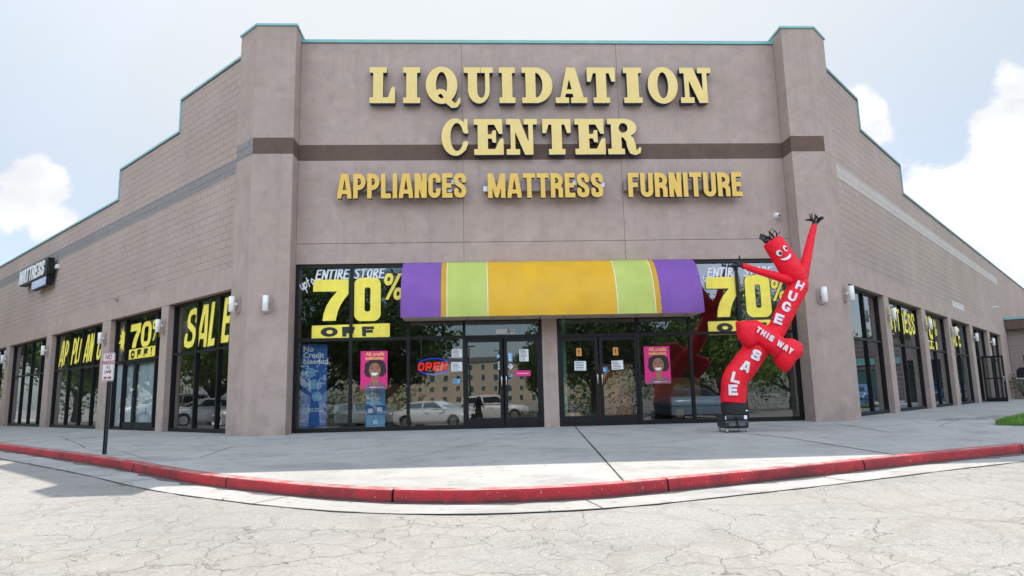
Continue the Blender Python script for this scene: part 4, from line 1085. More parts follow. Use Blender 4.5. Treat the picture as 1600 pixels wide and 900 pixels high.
# ---------------------------------------------------------------- posters, notices and other things behind the facade glass
def credit_poster(label, x, z, w=.63, h=.90):
    r = thing('poster', label, 'poster', (x, GY-.014, z), 0, 'magenta posters in the front windows')
    MB().box(-w/2, w/2, 0, .006, -h/2, h/2).build('sheet', M['pink'], r)
    text_obj('headline', 'All credit\nwelcome.', .118, M['apricot'], r, (.02, -.003, h*.365), bold=.0035, space=.98, depth=.001)
    y = -.002
    hair = U(P_ell(.03, .055, .235, .215), P_ell(-.10, -.02, .13, .15), P_ell(.16, .0, .13, .16), P_ell(.05, .16, .17, .10), P_ell(-.13, .10, .09, .10), P_ell(.19, .11, .08, .1))
    shape_obj('portrait_hair', hair, (-.32, .34, -.25, .3), .008, [M['hair_print']], r, (0, y, 0), depth=.001)
    sh = U(P_ell(.03, -.47, .30, .20), P_rect(-.28, .31, -.449, -.42)); sh = I(sh, P_rect(-w/2+.004, w/2-.004, -h/2+.004, 0))
    shape_obj('portrait_shoulders', sh, (-.32, .32, -.46, -.24), .008, [M['mauve_print']], r, (0, y-.0012, 0), depth=.001)
    face = U(P_ell(.02, .0, .135, .17), P_ell(.02, -.09, .105, .11), P_poly((-.045, -.12), (.095, -.12), (.10, -.33), (.03, -.385), (-.05, -.33)))
    shape_obj('portrait_face', face, (-.2, .2, -.4, .2), .006, [M['skin_print']], r, (0, y-.0024, 0), depth=.001)
    shape_obj('portrait_smile', I(P_ell(.015, -.075, .075, .055), P_rect(-.2, .2, -.2, -.065)), (-.1, .12, -.16, -.05), .003, [M['paper']], r, (0, y-.0036, 0), depth=.001)
    eyes = U(P_line([(-.065, .035), (-.045, .045), (-.02, .038)], .014), P_line([(.055, .042), (.08, .05), (.105, .038)], .014), P_line([(-.075, .075), (-.045, .088), (-.015, .078)], .010), P_line([(.05, .08), (.085, .092), (.115, .078)], .010),
             P_line([(.0, -.02), (.02, -.03), (.045, -.02)], .012))
    shape_obj('portrait_features', eyes, (-.1, .13, -.05, .11), .0025, [M['hair_print']], r, (0, y-.0037, 0), depth=.001)
    for a, b_ in ((-.10, .15), (.05, .22)): MB().box(a, b_, -.0055, -.005, -.405 if a > -.05 else -.41, -.398 if a > -.05 else -.395).build('small_print', M['paper'], r)
credit_poster('magenta All credit welcome poster left of the OPEN neon', -2.435, 1.42)
credit_poster('magenta All credit welcome poster right of the second pair of doors', 4.355, 1.40)
bn = thing('banner', 'tall navy No Credit Needed banner with three light blue circles', 'banner', (-3.88, .30, 0), 0)
MB().box(-.30, .30, 0, .01, .12, 2.08).build('sheet', M['blue_print'], bn)
for t, z in (('No', 1.96), ('Credit', 1.81), ('Needed', 1.66)): text_obj('headline', t, .185, M['paper'], bn, (-.27, -.004, z), align='LEFT', bold=.004, depth=.001)
for i, (x, z) in enumerate(((-.09, 1.40), (-.01, 1.12), (.07, .84))):
    shape_obj('circle', P_ell(0, 0, .118, .118), (-.13, .13, -.13, .13), .006, [M['sky_print']], bn, (x, -.003, z), depth=.002)
    text_obj('circle_lettering', ('CHOOSE', 'APPLY\nNOW', 'TAKE IT\nHOME')[i], .042, M['paper'], bn, (x, -.006, z), depth=.0008)
text_obj('footer', 'Apply Now\nTake it home Today!', .062, M['paper'], bn, (0, -.004, .52), bold=.001, depth=.001, sx=.95)
MB().rbox(-.32, .32, -.12, .14, .004, .10, .02).build('foot', M['steel'], bn)
st = thing('floor_display', 'light blue leaflet display standing behind the left magenta poster', 'display stand', (-2.46, .55, 0), 0)
MB().box(-.23, .23, 0, .03, .10, 1.02).build('panel', M['sky_print'], st); MB().box(-.24, .24, -.006, -.001, .36, .60).build('pocket', M['blue_print'], st)
for x, z, m in ((-.12, .47, 'paper'), (.1, .50, 'paper'), (0., .84, 'mauve_print'), (.0, .2, 'paper')): MB().box(x-.055, x+.055, -.012, -.008, z-.05, z+.05).build('leaflet', M[m], st)
MB().rbox(-.25, .25, -.15, .18, .004, .095, .02).build('foot', M['white_plastic'], st)
# OPEN neon
op = thing('neon_sign', 'red and blue neon OPEN sign hanging in the window left of the doors', 'neon sign', (-1.03, .17, 1.48), 0)
f, w = word('OPEN', .20, 1.02, .86, .24, .12)
shape_obj('letters', XF(f, .78/w*.92, 1), (-.02, .82, -.03, .24), .005, [M['neon_red']], op, (-.385, -.01, -.10), depth=.016)
for z, s_ in ((0, 1), (0, -1)):
    pts = [(.36*cos(a), 0, s_*(.05+.14*sin(a))) for a in np.linspace(.28, pi-.28, 22)]
    MB().tube(pts, .011, 8).build('arc_tube', M['neon_blue'], op)
MB().box(-.42, .42, .02, .026, -.21, .21).build('backboard', M['car_glass'], op)
b = MB(); [b.tube([(x, .0, .21), (x, .0, .62)], .004, 5) for x in (-.3, .3)]; b.build('hanger', M['steel'], op)
# sheets on the doors
def notice(label, x, z, w, h, mat, lines=0, cat='notice', y=GY, lm='hair_print', head=None, tilt=0.):
    r = thing('notice', label, cat, (x, y-.012 if y < .5 else y, z)); r.rotation_euler = (0, tilt, 0)
    MB().box(-w/2, w/2, 0, .002, -h/2, h/2).build('sheet', M[mat], r)
    if lines:
        b = MB(); rnd = random.Random(int(x*100)); n = lines
        for i in range(n):
            a = h/2-h*(i+.9)/(n+.8); ww = w*rnd.uniform(.45, .8)
            b.box(-w*.42, -w*.42+ww, -.001, -.0004, a-h/(n*6), a+h/(n*6))
        b.build('print', M[lm], r)
    if head: text_obj('print', head[0], head[1], M[head[2]], r, (0, -.002, head[3]), depth=.0006, bold=.001)
    return r
DY = GY-.0
notice('white notice in the top right corner of the OPEN neon window', -.47, 1.78, .25, .20, 'paper', 6); notice('faded letter-size sheet below the top notice in the OPEN neon window', -.48, 1.46, .26, .22, 'paper', 7)
notice('pale blue card low in the OPEN neon window', -.49, 1.12, .17, .10, 'sky_print', 2)
notice('blue round-topped sticker on the left door of the first pair', .53, 1.69, .11, .11, 'cyan_print', 1, 'sticker', GY, 'paper'); notice('thin white sticker below the blue one on the left door of the first pair', .545, 1.47, .075, .19, 'paper', 3, 'sticker')
notice('blue accreditation sticker on the right door of the first pair', .80, 1.66, .10, .22, 'sky_print', 3, 'sticker', GY, 'paper')
notice('white hours sheet on the right door of the first pair', 1.13, 1.70, .22, .29, 'paper', 9)
notice('magenta strip on the right door of the first pair', 1.09, 1.27, .38, .135, 'pink', 0, 'sticker', GY, 'paper', ('All credit welcome', .036, 'paper', 0.))
notice('white diamond sticker on the right door of the first pair', .80, 1.44, .10, .10, 'paper', 2, 'sticker', tilt=pi/4)
notice('small pale blue card just left of the magenta strip on the first pair of doors', .80, 1.22, .085, .055, 'sky_print', 1, 'sticker')
for x, n in ((2.46, 'left'), (3.35, 'right')):
    r = notice('orange PULL-style figure label on the %s door of the second pair' % n, x, 1.75, .125, .19, 'orange_print', 0, 'sticker')
    shape_obj('figure', U(P_ell(0, .05, .018, .018), P_line([(0, .03), (0, -.02), (-.025, -.07)], .018), P_line([(0, -.02), (.028, -.065)], .016), P_line([(-.035, .0), (0, .025), (.035, .005)], .014)), (-.05, .05, -.08, .08), .003, [M['sign_red']], r, (0, -.002, 0), depth=.0006)
    r['label'] = 'orange pedestrian warning label on the %s door of the second pair' % n
notice('white sheet taped below the orange label on the left door of the second pair', 2.48, 1.42, .28, .225, 'paper', 5, tilt=.02); notice('white sheet taped below the orange label on the right door of the second pair', 3.38, 1.42, .28, .215, 'paper', 5, tilt=-.03)
notice('blue OPEN-hours card beside the white sheet on the second pair of doors', 3.05, 1.32, .17, .12, 'cyan_print', 2, 'sticker', GY, 'paper')['label'] = 'small blue card left of the white sheet on the second pair of doors'
nb = thing('address_number', 'white tiles with the black street number 500 above the first pair of doors', 'address number', (.70, GY-.014, 2.285))
for a, c in ((-.235, .045), (.05, .11), (.118, .165), (.173, .225)): MB().box(a, c, 0, .006, -.055, .06).build('tile', M['paper'], nb)
for i, ch in enumerate('500'): text_obj('digit', ch, .115 if i == 0 else .08, M['black_paint'], nb, ((.078, .142, .199)[i], -.003, .0), bold=.004 if i == 0 else 0, depth=.001)
M['red_seam'] = plain('red_seam_tape', (.50, .004, .012), .6)
M['grille'] = plain('grey_fan_grille', (.10, .10, .10), .6, 0, .3, 60); M['sign_faded'] = plain('faded_grey_sign_print', (.34, .30, .31), .5)
M['block_annex'] = block('annex_block', (.30, .235, .225), .12, 1., 'Y'); M['mail_silver'] = plain('worn_silver_paint', (.45, .45, .46), .4, .2, .15); M['flag_red'] = plain('flag_red', (.45, .02, .02), .5)
# ---------------------------------------------------------------- inflatable tube man
tm = thing('inflatable_tube_man', 'bent red inflatable tube man reading HUGE SALE THIS WAY, on a black blower', 'inflatable figure', (5.156, -2.62, gz(5.156, -2.62)))
tm.scale = (1.017,)*3
TX, TY, TZ = 5.07, -2.62, gz(5.07, -2.62)
def t_(x, z, y=0.): return (x-TX, y, z-TZ)
AXIS = [(5.075, 0.48, 0.248), (5.09, 0.62, 0.25), (5.11, 0.739, 0.25), (5.125, 0.877, 0.25), (5.19, 1.014, 0.25), (5.32, 1.162, 0.252), (5.45, 1.329, 0.25), (5.645, 1.565, 0.235), (5.855, 1.762, 0.21), (6.055, 1.919, 0.185), (6.205, 2.175, 0.19), (6.35, 2.421, 0.192), (6.51, 2.676, 0.2), (6.625, 2.863, 0.18), (6.66, 2.961, 0.12)]
def dense(A, n=4):
    out = []
    P = [np.array(a, float) for a in A]
    for i in range(len(P)-1):
        p0, p1, p2, p3 = P[max(i-1, 0)], P[i], P[i+1], P[min(i+2, len(P)-1)]
        for k in range(n):
            t = k/n; out.append(.5*((2*p1)+(-p0+p2)*t+(2*p0-5*p1+4*p2-p3)*t*t+(-p0+3*p1-3*p2+p3)*t**3))
    return out+[P[-1]]
def pucker(path, amp, seed):
    """creases where the fabric tube buckles"""
    rnd = random.Random(seed); return [r*(1+rnd.uniform(-amp, amp)) for r in path]
DA = dense(AXIS); b = MB()
b.tube([t_(p[0], p[1], .03*sin(p[1]*2)) for p in DA], pucker([p[2] for p in DA], .012, 3), 28)
# shoulders: a seam of soft folds where head and arms join
b.ball(t_(6.56, 2.96), (.17, .17, .14), 18, 10)
b.build('body', M['red_nylon'], tm)
for i in (12, 19, 38, 50):
    p0, p1 = DA[i-1], DA[i+1]; t = Vector((p1[0]-p0[0], 0, p1[1]-p0[1])).normalized(); e = Vector((t.z, 0, -t.x)); c_ = Vector(t_(DA[i][0], DA[i][1], .03*sin(DA[i][1]*2))); r_ = DA[i][2]*1.006
    MB().tube([c_+e*r_*cos(a)+Vector((0, r_*sin(a), 0)) for a in np.linspace(0, 2*pi, 40)], .005, 6).build('seam', M['red_seam'], tm)
b = MB(); b.tube([t_(5.07, .26), t_(5.07, .33), t_(5.07, .40), t_(5.07, .485)], [.235, .243, .245, .249], 28); b.build('cuff', M['black_nylon'], tm)
def round_end(P, r, n=5):
    """tube path with its far end rounded off"""
    a, e = Vector(P[-2]), Vector(P[-1]); d = (e-a).normalized(); out, rr_ = list(P), list(r)
    for k in range(1, n+1):
        q = k/n*pi/2; out.append(tuple(e+d*r[-1]*.22*sin(q))); rr_.append(max(.004, r[-1]*cos(q)**.5))
    return out, rr_
hp = [t_(6.60, 2.93, -.02), t_(6.52, 3.05, -.03), t_(6.43, 3.19, -.04), t_(6.31, 3.40, -.05), t_(6.20, 3.59, -.05), t_(6.115, 3.735, -.05)]
P, R_ = round_end(hp, [.19, .225, .228, .222, .215, .205]); MB().tube(P, R_, 28).build('head', M['red_nylon'], tm)
hd = (Vector(hp[5])-Vector(hp[1])).normalized(); hx = Vector((hd.z, 0, -hd.x))   # along the head, and across it to the right
hang = atan2(-hd.x, hd.z)
def on_tube(me, r, yc):
    for v in me.vertices:
        v.co.y = yc + v.co.y - sqrt(max(r*r*.04, r*r-(v.co.x)**2))
    me.update()
def stick(name, f, bounds, h, mat, c, ang, r, yc, lift, parent):
    me = stand(outline_mesh(trace(f, *bounds, h), .006, name))
    bm = bmesh.new(); bm.from_mesh(me); bmesh.ops.triangulate(bm, faces=bm.faces[:])
    bmesh.ops.subdivide_edges(bm, edges=[e for e in bm.edges if e.calc_length() > .06], cuts=2); bm.to_mesh(me); bm.free()
    on_tube(me, r+lift, yc); me.transform(Matrix.Rotation(-ang, 4, 'Y'))
    return link(name, me, mat, parent, c)
fc = Vector(t_(6.235, 3.445)); HR = .231
def fpos(u, v): return u, v
for u in (-.083, .082):
    f = P_ell(u, .06+u*.1, .050, .066); stick('eye', f, (u-.08, u+.08, -.03, .16), .005, M['white_paint'], fc, hang, HR, -.05, .003, tm)
    f = P_ell(u+.010, .047+u*.1, .028, .038); stick('pupil', f, (u-.05, u+.06, -.02, .12), .004, M['black_paint'], fc, hang, HR, -.05, .008, tm)
stick('mouth', SUB(P_ell(.0, -.06, .12, .085), P_ell(.0, -.005, .145, .085)), (-.15, .15, -.2, .05), .005, M['white_paint'], fc, hang, HR, -.05, .004, tm)
ap = [t_(6.50, 2.93, -.06), t_(6.40, 2.93, -.08), t_(6.26, 2.955, -.10), t_(6.0, 3.04, -.10), t_(5.72, 3.13, -.08), t_(5.44, 3.245, -.06)]
MB().tube(ap, [.10, .098, .095, .083, .07, .058], 18).build('arm', M['red_nylon'], tm)
ap2 = [t_(6.62, 2.86, .02), t_(6.72, 3.03, .03), t_(6.80, 3.25, .04), t_(6.90, 3.55, .05), t_(7.0, 3.86, .06), t_(7.095, 4.13, .06)]
MB().tube(ap2, [.13, .125, .105, .09, .075, .055], 18).build('arm', M['red_nylon'], tm)
def streamers(name, base, d, n, length, seed, spread):
    rnd = random.Random(seed); b = MB(); d = Vector(d).normalized()
    side = d.cross(Vector((0, 1, 0))).normalized()
    for i in range(n):
        u = (i/(n-1)-.5) if n > 1 else 0
        p = Vector(base)+side*u*spread+Vector((0, rnd.uniform(-.04, .04), 0)); v = (d+side*u*.9+Vector((rnd.uniform(-.3, .3), rnd.uniform(-.4, .4), rnd.uniform(-.1, .3)))).normalized()
        pts = [p]; 
        for k in range(6):
            v = (v+Vector((rnd.uniform(-.45, .45), rnd.uniform(-.35, .35), rnd.uniform(-.35, .2)))).normalized(); p = p+v*length/6*rnd.uniform(.7, 1.2); pts.append(p)
        b.tube(pts, [.024, .028, .03, .029, .028, .024, .012], 6, 0, True, .22)
    b.build(name, M['black_nylon'], tm)
streamers('hair_streamers', t_(6.10, 3.77, -.05), hd, 11, .25, 8, .24)
streamers('hand_streamers', t_(5.43, 3.25, -.06), (-.75, 0, .45), 6, .24, 5, .06); streamers('hand_streamers', t_(7.10, 4.13, .06), (.15, 0, 1), 8, .25, 12, .07)
MB().tube([t_(5.46, 3.235, -.06), t_(5.40, 3.26, -.06)], [.060, .045], 14).build('cuff', M['black_nylon'], tm); MB().tube([t_(7.088, 4.11, .06), t_(7.105, 4.17, .06)], [.059, .045], 14).build('cuff', M['black_nylon'], tm)
# puffed double arrow across the waist
def cushion(b, pts, y0, depth, n=7):
    pts = [np.array(p, float)-np.array((.045, .012)) for p in pts]; c = np.mean(pts, axis=0); big = []
    for i in range(len(pts)):          # soften the outline
        p, q = pts[i], pts[(i+1) % len(pts)]
        for k in range(6):
            t = k/6; m = p+(q-p)*t; bulge = 1+.035*sin(pi*t); big.append(c+(m-c)*bulge)
    m = len(big); vs = []; fs = []
    for side in (-1, 1):
        o = len(vs)
        for k in range(n):
            a = k/(n-1)*pi/2; s_ = cos(a)**.55 if k < n-1 else .02
            vs += [t_(*(c+(p-c)*s_), y0+side*depth*sin(a)) for p in big]
        fs += [(o+k*m+i, o+k*m+(i+1) % m, o+(k+1)*m+(i+1) % m, o+(k+1)*m+i) for k in range(n-1) for i in range(m)]
    b.add(vs, fs, 0, True)
b = MB()
cushion(b, [(5.24, 2.10), (5.66, 2.12), (5.80, 1.97), (5.74, 1.80), (5.62, 1.64), (5.43, 1.55), (5.27, 1.76)], -.13, .20)
cushion(b, [(6.13, 1.73), (6.34, 1.74), (6.52, 1.64), (6.54, 1.44), (6.36, 1.28), (6.17, 1.06), (6.0, 1.22), (5.94, 1.44)], -.13, .20)
cushion(b, [(5.48, 1.98), (5.68, 2.09), (6.22, 1.70), (6.12, 1.42), (5.98, 1.36), (5.52, 1.70)], -.17, .185)
b.build('arrow', M['red_nylon'], tm)
def sway(z): return .03*sin(z*2)
def spot(x, z, y): return Vector(((x-5.156)/1.017, y, (z-TZ)/1.017))
for ch, x, z, a, s_ in zip('HUGE', (6.64, 6.455, 6.315, 6.14), (2.83, 2.61, 2.40, 2.15), (.46, .43, .40, .38), (.18, .20, .205, .205)):
    stick('letter', XF(sans(ch, .86, .25, .3), s_, s_, -.43*s_, -.5*s_), (-s_, s_, -s_, s_), .005, M['white_paint'], spot(x, z, sway(z)), -a, {'H': .196, 'U': .204}.get(ch, .197), 0., .012, tm)
for ch, x, z, a in zip('SALE', (5.60, 5.375, 5.16, 5.085), (1.43, 1.21, .99, .75), (.42, .46, .30, .03)):
    stick('letter', XF(sans(ch, .86, .26, .3), .21, .21, -.43*.21, -.5*.21), (-.2, .2, -.2, .2), .005, M['white_paint'], spot(x, z, sway(z)), -a, .252, 0., .014, tm)
x = -.36
for ch in 'THIS WAY':
    ww = {'I': .05, 'W': .125, ' ': .05}.get(ch, .09)
    if ch != ' ':
        p = Vector((5.80, 0, 1.71))+Vector((cos(.61), 0, -sin(.61)))*(x+ww/2)
        stick('letter', XF(sans(ch, ww/.12, .25, .3), .12, .12, -ww/2, -.06), (-.1, .1, -.08, .08), .003, M['white_paint'], Vector(t_(p.x, p.z, 0.)), -.61, 3., 2.635, .012, tm)
    x += ww+.022
# fan unit
fan = tm
b = MB()
b.rbox(-.245, .245, -.24, .24, .075, .235, .045); b.rbox(-.225, .225, -.22, .22, .225, .335, .03)
b.build('blower', M['blower_black'], fan)
for x in (-.095, .095):
    MB().prism([(x+.075*cos(a), .155+.034*sin(a)) for a in np.linspace(0, 2*pi, 22)[:-1]], -.247, -.2405, 0, 'y').build('grille', M['grille'], fan)
b = MB(); b.box(-.012, .012, -.246, -.2405, .1, .30)
for x in (-.21, -.18, .0): b.box(x-.01, x+.01, -.2265, -.2205, .27, .29)
b.build('latch', M['black_al'], fan)
MB().box(.15, .21, -.227, -.2205, .25, .32).box(-.222, -.205, -.227, -.2205, .25, .31).build('sticker', M['paper'], fan)
MB().box(.185, .225, -.256, -.2505, .40, .425).build('sticker', M['paper'], fan)
for x in (-.20, .20):
    for y in (-.19, .19):
        b = MB(); b.tube([(x-.012, y, .028), (x+.012, y, .028)], .028, 12); b.box(x-.02, x+.02, y-.012, y+.012, .055, .076); b.build('caster', M['steel'], fan)
for o in tm.children:
    if o.name.split('.')[0] in ('blower', 'grille', 'latch', 'sticker', 'caster'): o.location.x -= .045

# ---------------------------------------------------------------- parking sign on its post at the kerb
px, py = -6.53, -3.79; pz = gz(px, py)
ps = thing('parking_sign', 'white NO PARKING FIRE LANE sign with red letters on a dark green post', 'street sign', (px, py, pz), radians(-28))
b = MB(); H_ = 1.72
b.prism([(-.035, -.012), (-.018, -.018), (-.014, .016), (.014, .016), (.018, -.018), (.035, -.012), (.03, .0), (.024, .03), (-.024, .03), (-.03, .0)], -.1, H_)
b.build('post', M['post_green'], ps)
rr = P_rring(-.165, .165, -.25, .25, .035, 0)
shape_obj('plate', rr, (-.17, .17, -.26, .26), .006, [M['sign_white']], ps, (-.01, -.028, 1.52), depth=.004)
shape_obj('border', P_rring(-.150, .150, -.235, .235, .025, .010), (-.17, .17, -.26, .26), .004, [M['sign_red']], ps, (-.01, -.031, 1.52), depth=.001)
for t, s_, z, sx, m in (('NO', .118, 1.69, 1.0, 'sign_red'), ('PARKING', .098, 1.595, .80, 'sign_red'), ('FIRE', .075, 1.51, .9, 'sign_faded'), ('LANE', .080, 1.435, .95, 'sign_red')):
    text_obj('lettering', t, s_, M[m], ps, (-.01, -.0315, z), sx=sx, bold=.0028, depth=.001)
arw = U(P_rect(-.06, .06, -.010, .010), P_poly((-.115, 0), (-.05, .034), (-.05, -.034)), P_poly((.115, 0), (.05, .034), (.05, -.034)))
shape_obj('arrow', arw, (-.12, .12, -.04, .04), .003, [M['sign_red']], ps, (-.01, -.0315, 1.33), depth=.001)
b = MB()
for z in (1.73, 1.31): b.ball((-.01, -.033, z), (.010, .006, .010), 10, 6)
b.build('bolt', M['steel'], ps)

# ---------------------------------------------------------------- right edge: vestibule, annex, grass, mailbox
b = MB(); D_, H_ = .86, 2.12; y2 = -.44
for y0, y1 in ((-D_, -D_+.075), (y2-.04, y2+.04), (-.115, -.04)): b.box(0, .06, y0, y1, .02, H_)
for y0, y1 in ((-D_+.075, y2-.04), (y2+.04, -.115)):
    for z0, z1 in ((.02, .20), (1.05, 1.11), (H_-.09, H_)): b.box(.004, .056, y0, y1, z0, z1)
leaf = b.build('door', M['black_al'], store, wr(20.9, 0, 0), (0, 0, pi/4)); leaf['label'] = 'glazed door standing open at the far end of the right wing'
MB().add([(.03, -D_+.05, .15), (.03, -.08, .15), (.03, -.08, H_-.05), (.03, -D_+.05, H_-.05)], [(0, 1, 2, 3)]).build('pane', M['glass'], leaf)
MB().tube([(-.01, -D_+.04, .95), (-.06, -D_+.04, .97), (-.06, -D_+.04, 1.15), (-.01, -D_+.04, 1.17)], .014, 8).build('handle', M['steel'], leaf)

an = thing('annex_building', 'low annex with a brown fascia, teal edge and dark loading opening at the far right', 'building', wr(31.0, 0, 0), pi/4)
b = MB(); A_ = 5.2
b.box(0, .5, -A_, -.02, 2.45, 4.1); b.box(0, .5, -.6, -.02, -.2, 2.449); b.box(0, .5, -A_, -4.9, -.2, 2.449); b.box(.5, 12, -A_, -.02, 4.0, 4.1); b.box(7., 7.2, -A_, -.02, -.2, 3.99)
b.box(.502, 7., -.25, -.02, -.2, 3.99); b.box(.502, 7, -A_, -A_+.2, -.2, 3.99)
b.build('wall', M['block_annex'], an, (0, 0, 0))
MB().rbox(-.45, -.003, -A_-.1, -.06, 3.93, 4.48, .01).build('fascia', M['brown'], an)
MB().box(-.50, .04, -A_-.15, -.03, 4.482, 4.60).build('coping', M['teal'], an)

GRASS = [(10.75, -2.38), (11.9, -1.15), (15.1, 1.95), (19, 5.8), (24, 10.6), (30, 14), (34, 12), (28, 6.0), (20.5, .6), (15.2, -2.4), (12.6, -3.05), (11.3, -2.95)]
def inside(P, x, y):
    c = False; n = len(P)
    for i in range(n):
        (x0, y0), (x1, y1) = P[i], P[(i+1) % n]
        if (y0 > y) != (y1 > y) and x < (x1-x0)*(y-y0)/(y1-y0)+x0: c = not c
    return c
def grass():
    rnd = random.Random(21); b = MB()
    G_ = [tuple(p) for p in spline(GRASS+[GRASS[0]], .7)][:-1]
    n = len(G_); top = [(x, y, gz(x, y)+.045) for x, y in G_]; cx_, cy_ = 21., 5.5
    inn = [(cx_+(x-cx_)*.75, cy_+(y-cy_)*.75) for x, y in G_]
    b.add([(x, y, gz(x, y)+.004) for x, y in G_]+top+[(x, y, gz(x, y)+.06) for x, y in inn], [(i, (i+1) % n, n+(i+1) % n, n+i) for i in range(n)]+[(n+i, n+(i+1) % n, 2*n+(i+1) % n, 2*n+i) for i in range(n)]+[tuple(range(2*n, 3*n))], 1)
    k = 0
    while k < 26000:
        u = rnd.random()**1.6; x = 10.6+u*14; y = rnd.uniform(-3.4, 10)
        if not inside(G_, x, y): continue
        k += 1; z = gz(x, y)+.04; h = rnd.uniform(.05, .12); a = rnd.uniform(0, 2*pi); w = rnd.uniform(.004, .009)*(1+u); lx, ly = rnd.gauss(0, .03), rnd.gauss(0, .03)
        b.add([(x-w*cos(a), y-w*sin(a), z), (x+w*cos(a), y+w*sin(a), z), (x+lx, y+ly, z+h)], [(0, 1, 2)], 0 if rnd.random() < .6 else 2)
    tag(b.build('grass', [M['grass_blade'], M['turf'], M['grass_pale']]), kind='stuff')
M['grass_blade'] = plain('grass_blade', (.075, .20, .012), .6, 0, .3); M['grass_pale'] = plain('pale_grass_blade', (.14, .27, .03), .6, 0, .3); M['turf'] = plain('turf_soil', (.06, .12, .02), .9, 0, .3)  # second green is only paler, mixed in at random
grass()
mb = thing('mailbox', 'black round-topped mailbox with a red flag on a thin post in the grass', 'mailbox', (15.72, 2.72, gz(15.72, 2.72)+.04), radians(-52))
b = MB(); prof = [(-.13, 0)]+[(-.13*cos(a), .16+.13*sin(a)) for a in np.linspace(0, pi, 13)]+[(.13, 0)]
b.prism(prof, -.28, .28, 0, 'y'); b.build('box', M['mail_silver'], mb, (0, 0, .98))
MB().prism([(x*1.04, z*1.04-.004) for x, z in prof], -.295, -.279, 0, 'y').build('door', M['black_al'], mb, (0, 0, .98))
MB().box(.131, .139, -.12, -.09, .02, .28).box(.131, .139, -.12, .0, .20, .28).build('flag', M['flag_red'], mb, (0, 0, .98))
MB().rbox(-.16, .16, -.33, .26, -.03, -.002, .006).build('shelf', M['steel'], mb, (0, 0, .98))
MB().tube([(0, 0, -.05), (0, 0, .95)], .03, 10).build('post', M['black_al'], mb)
# ---------------------------------------------------------------- inside the shop
def ceiling_light(x, y, label):
    r = thing('ceiling_light', label, 'ceiling light', (x, y, 4.249), 0, 'fluorescent strip lights on the shop ceiling')
    MB().rbox(-.62, .62, -.09, .09, -.07, -.001, .012).build('housing', M['white_plastic'], r)
    b = MB(); [b.tube([(-.6, y_, -.085), (.6, y_, -.085)], .014, 8) for y_ in (-.05, .05)]; b.build('tube', M['tube_light'], r)
for i, x in enumerate((2.3, 4.4, 6.6)):
    for j, y in enumerate((5.0, 8.0, 11.0)):
        ceiling_light(x+.25*j, y, 'lit fluorescent strip light, %s row behind the %s' % (('front', 'middle', 'rear')[j], ('second pair of doors', 'right magenta poster', 'right window lettering')[i]))
gp = thing('interior_column', 'slim mint green column just inside the second pair of doors', 'column', (2.16, .62, .004))
MB().tube([(0, 0, 0), (0, 0, 4.24)], .055, 14).build('shaft', M['mint'], gp); MB().rbox(-.085, .085, -.085, .085, .0, .06, .01).rbox(-.085, .085, -.085, .085, 4.18, 4.243, .01).build('flange', M['mint'], gp)
def carton(label, x, y, w, d, h, mat='cardboard', name='carton', cat='box', rz=0.):
    r = thing(name, label, cat, (x, y, .004), rz)
    MB().rbox(-w/2, w/2, -d/2, d/2, 0, h, .008).build('body', M[mat], r)
    MB().box(-w/2+.01, w/2-.01, -.03, .03, h+.0005, h+.002).box(-.03, .03, -d/2-.002, -d/2-.0005, h*.55, h-.01).build('tape', M['tan'], r)
carton('small cardboard carton at the foot of the mint green column', 2.28, .38, .38, .32, .30)
cb = thing('cabinet', 'terracotta storage cabinet standing inside the second pair of doors', 'cabinet', (3.55, 1.5, .004))
MB().rbox(-.42, .42, -.25, .25, .08, 1.5, .01).box(-.40, .40, -.22, .22, 0, .079).build('carcass', M['terracotta'], cb)
for x in (-.205, .205): MB().rbox(x-.198, x+.198, -.272, -.252, .10, 1.48, .006).build('door', M['terracotta'], cb)
def mattress(label, x, y, rz):
    r = thing('display_bed', label, 'bed', (x, y, .004), rz, 'mattresses on show')
    MB().rbox(-.75, .75, -1., 1., .10, .34, .03).build('box_spring', M['mattress'], r); MB().rbox(-.76, .76, -1.01, 1.01, .342, .62, .07).build('mattress', M['white_film'], r)
    MB().rbox(-.78, .78, 1.02, 1.08, .0, 1.2, .02).build('headboard', M['terracotta'], r)
for i, (x, y) in enumerate(((-3.2, 4.), (-1.2, 4.4), (6.2, 4.0))): mattress(('bare white mattress on show behind the navy banner', 'bare white mattress on show behind the OPEN neon', 'bare white mattress on show behind the red tube man')[i], x, y, 0)
# white film inside the papered doors of the left wing
fl = thing('door_paper', 'pale blue-white paper covering the inside of the left wing doors', 'paper covering', Vector((XL, 0, 0)) + Matrix.Rotation(-pi/4, 3, 'Z') @ Vector((0, GW+.05, 0)), -pi/4)
b = MB(); rnd = random.Random(6)
for x0, x1 in ((-9.0, -8.24), (-8.12, -7.36), (-7.22, -6.5), (-6.48, -5.78), (-5.62, -5.12)):
    n = 8; vs = []
    for j in range(n+1):
        for i in range(n+1): vs.append((x0+(x1-x0)*i/n, rnd.uniform(0, .02)+.004*(i % 2), .10+1.93*j/n))
    b.add(vs, [(j*(n+1)+i, j*(n+1)+i+1, (j+1)*(n+1)+i+1, (j+1)*(n+1)+i) for j in range(n) for i in range(n)], 0, True)
b.build('sheet', M['white_film'], fl)

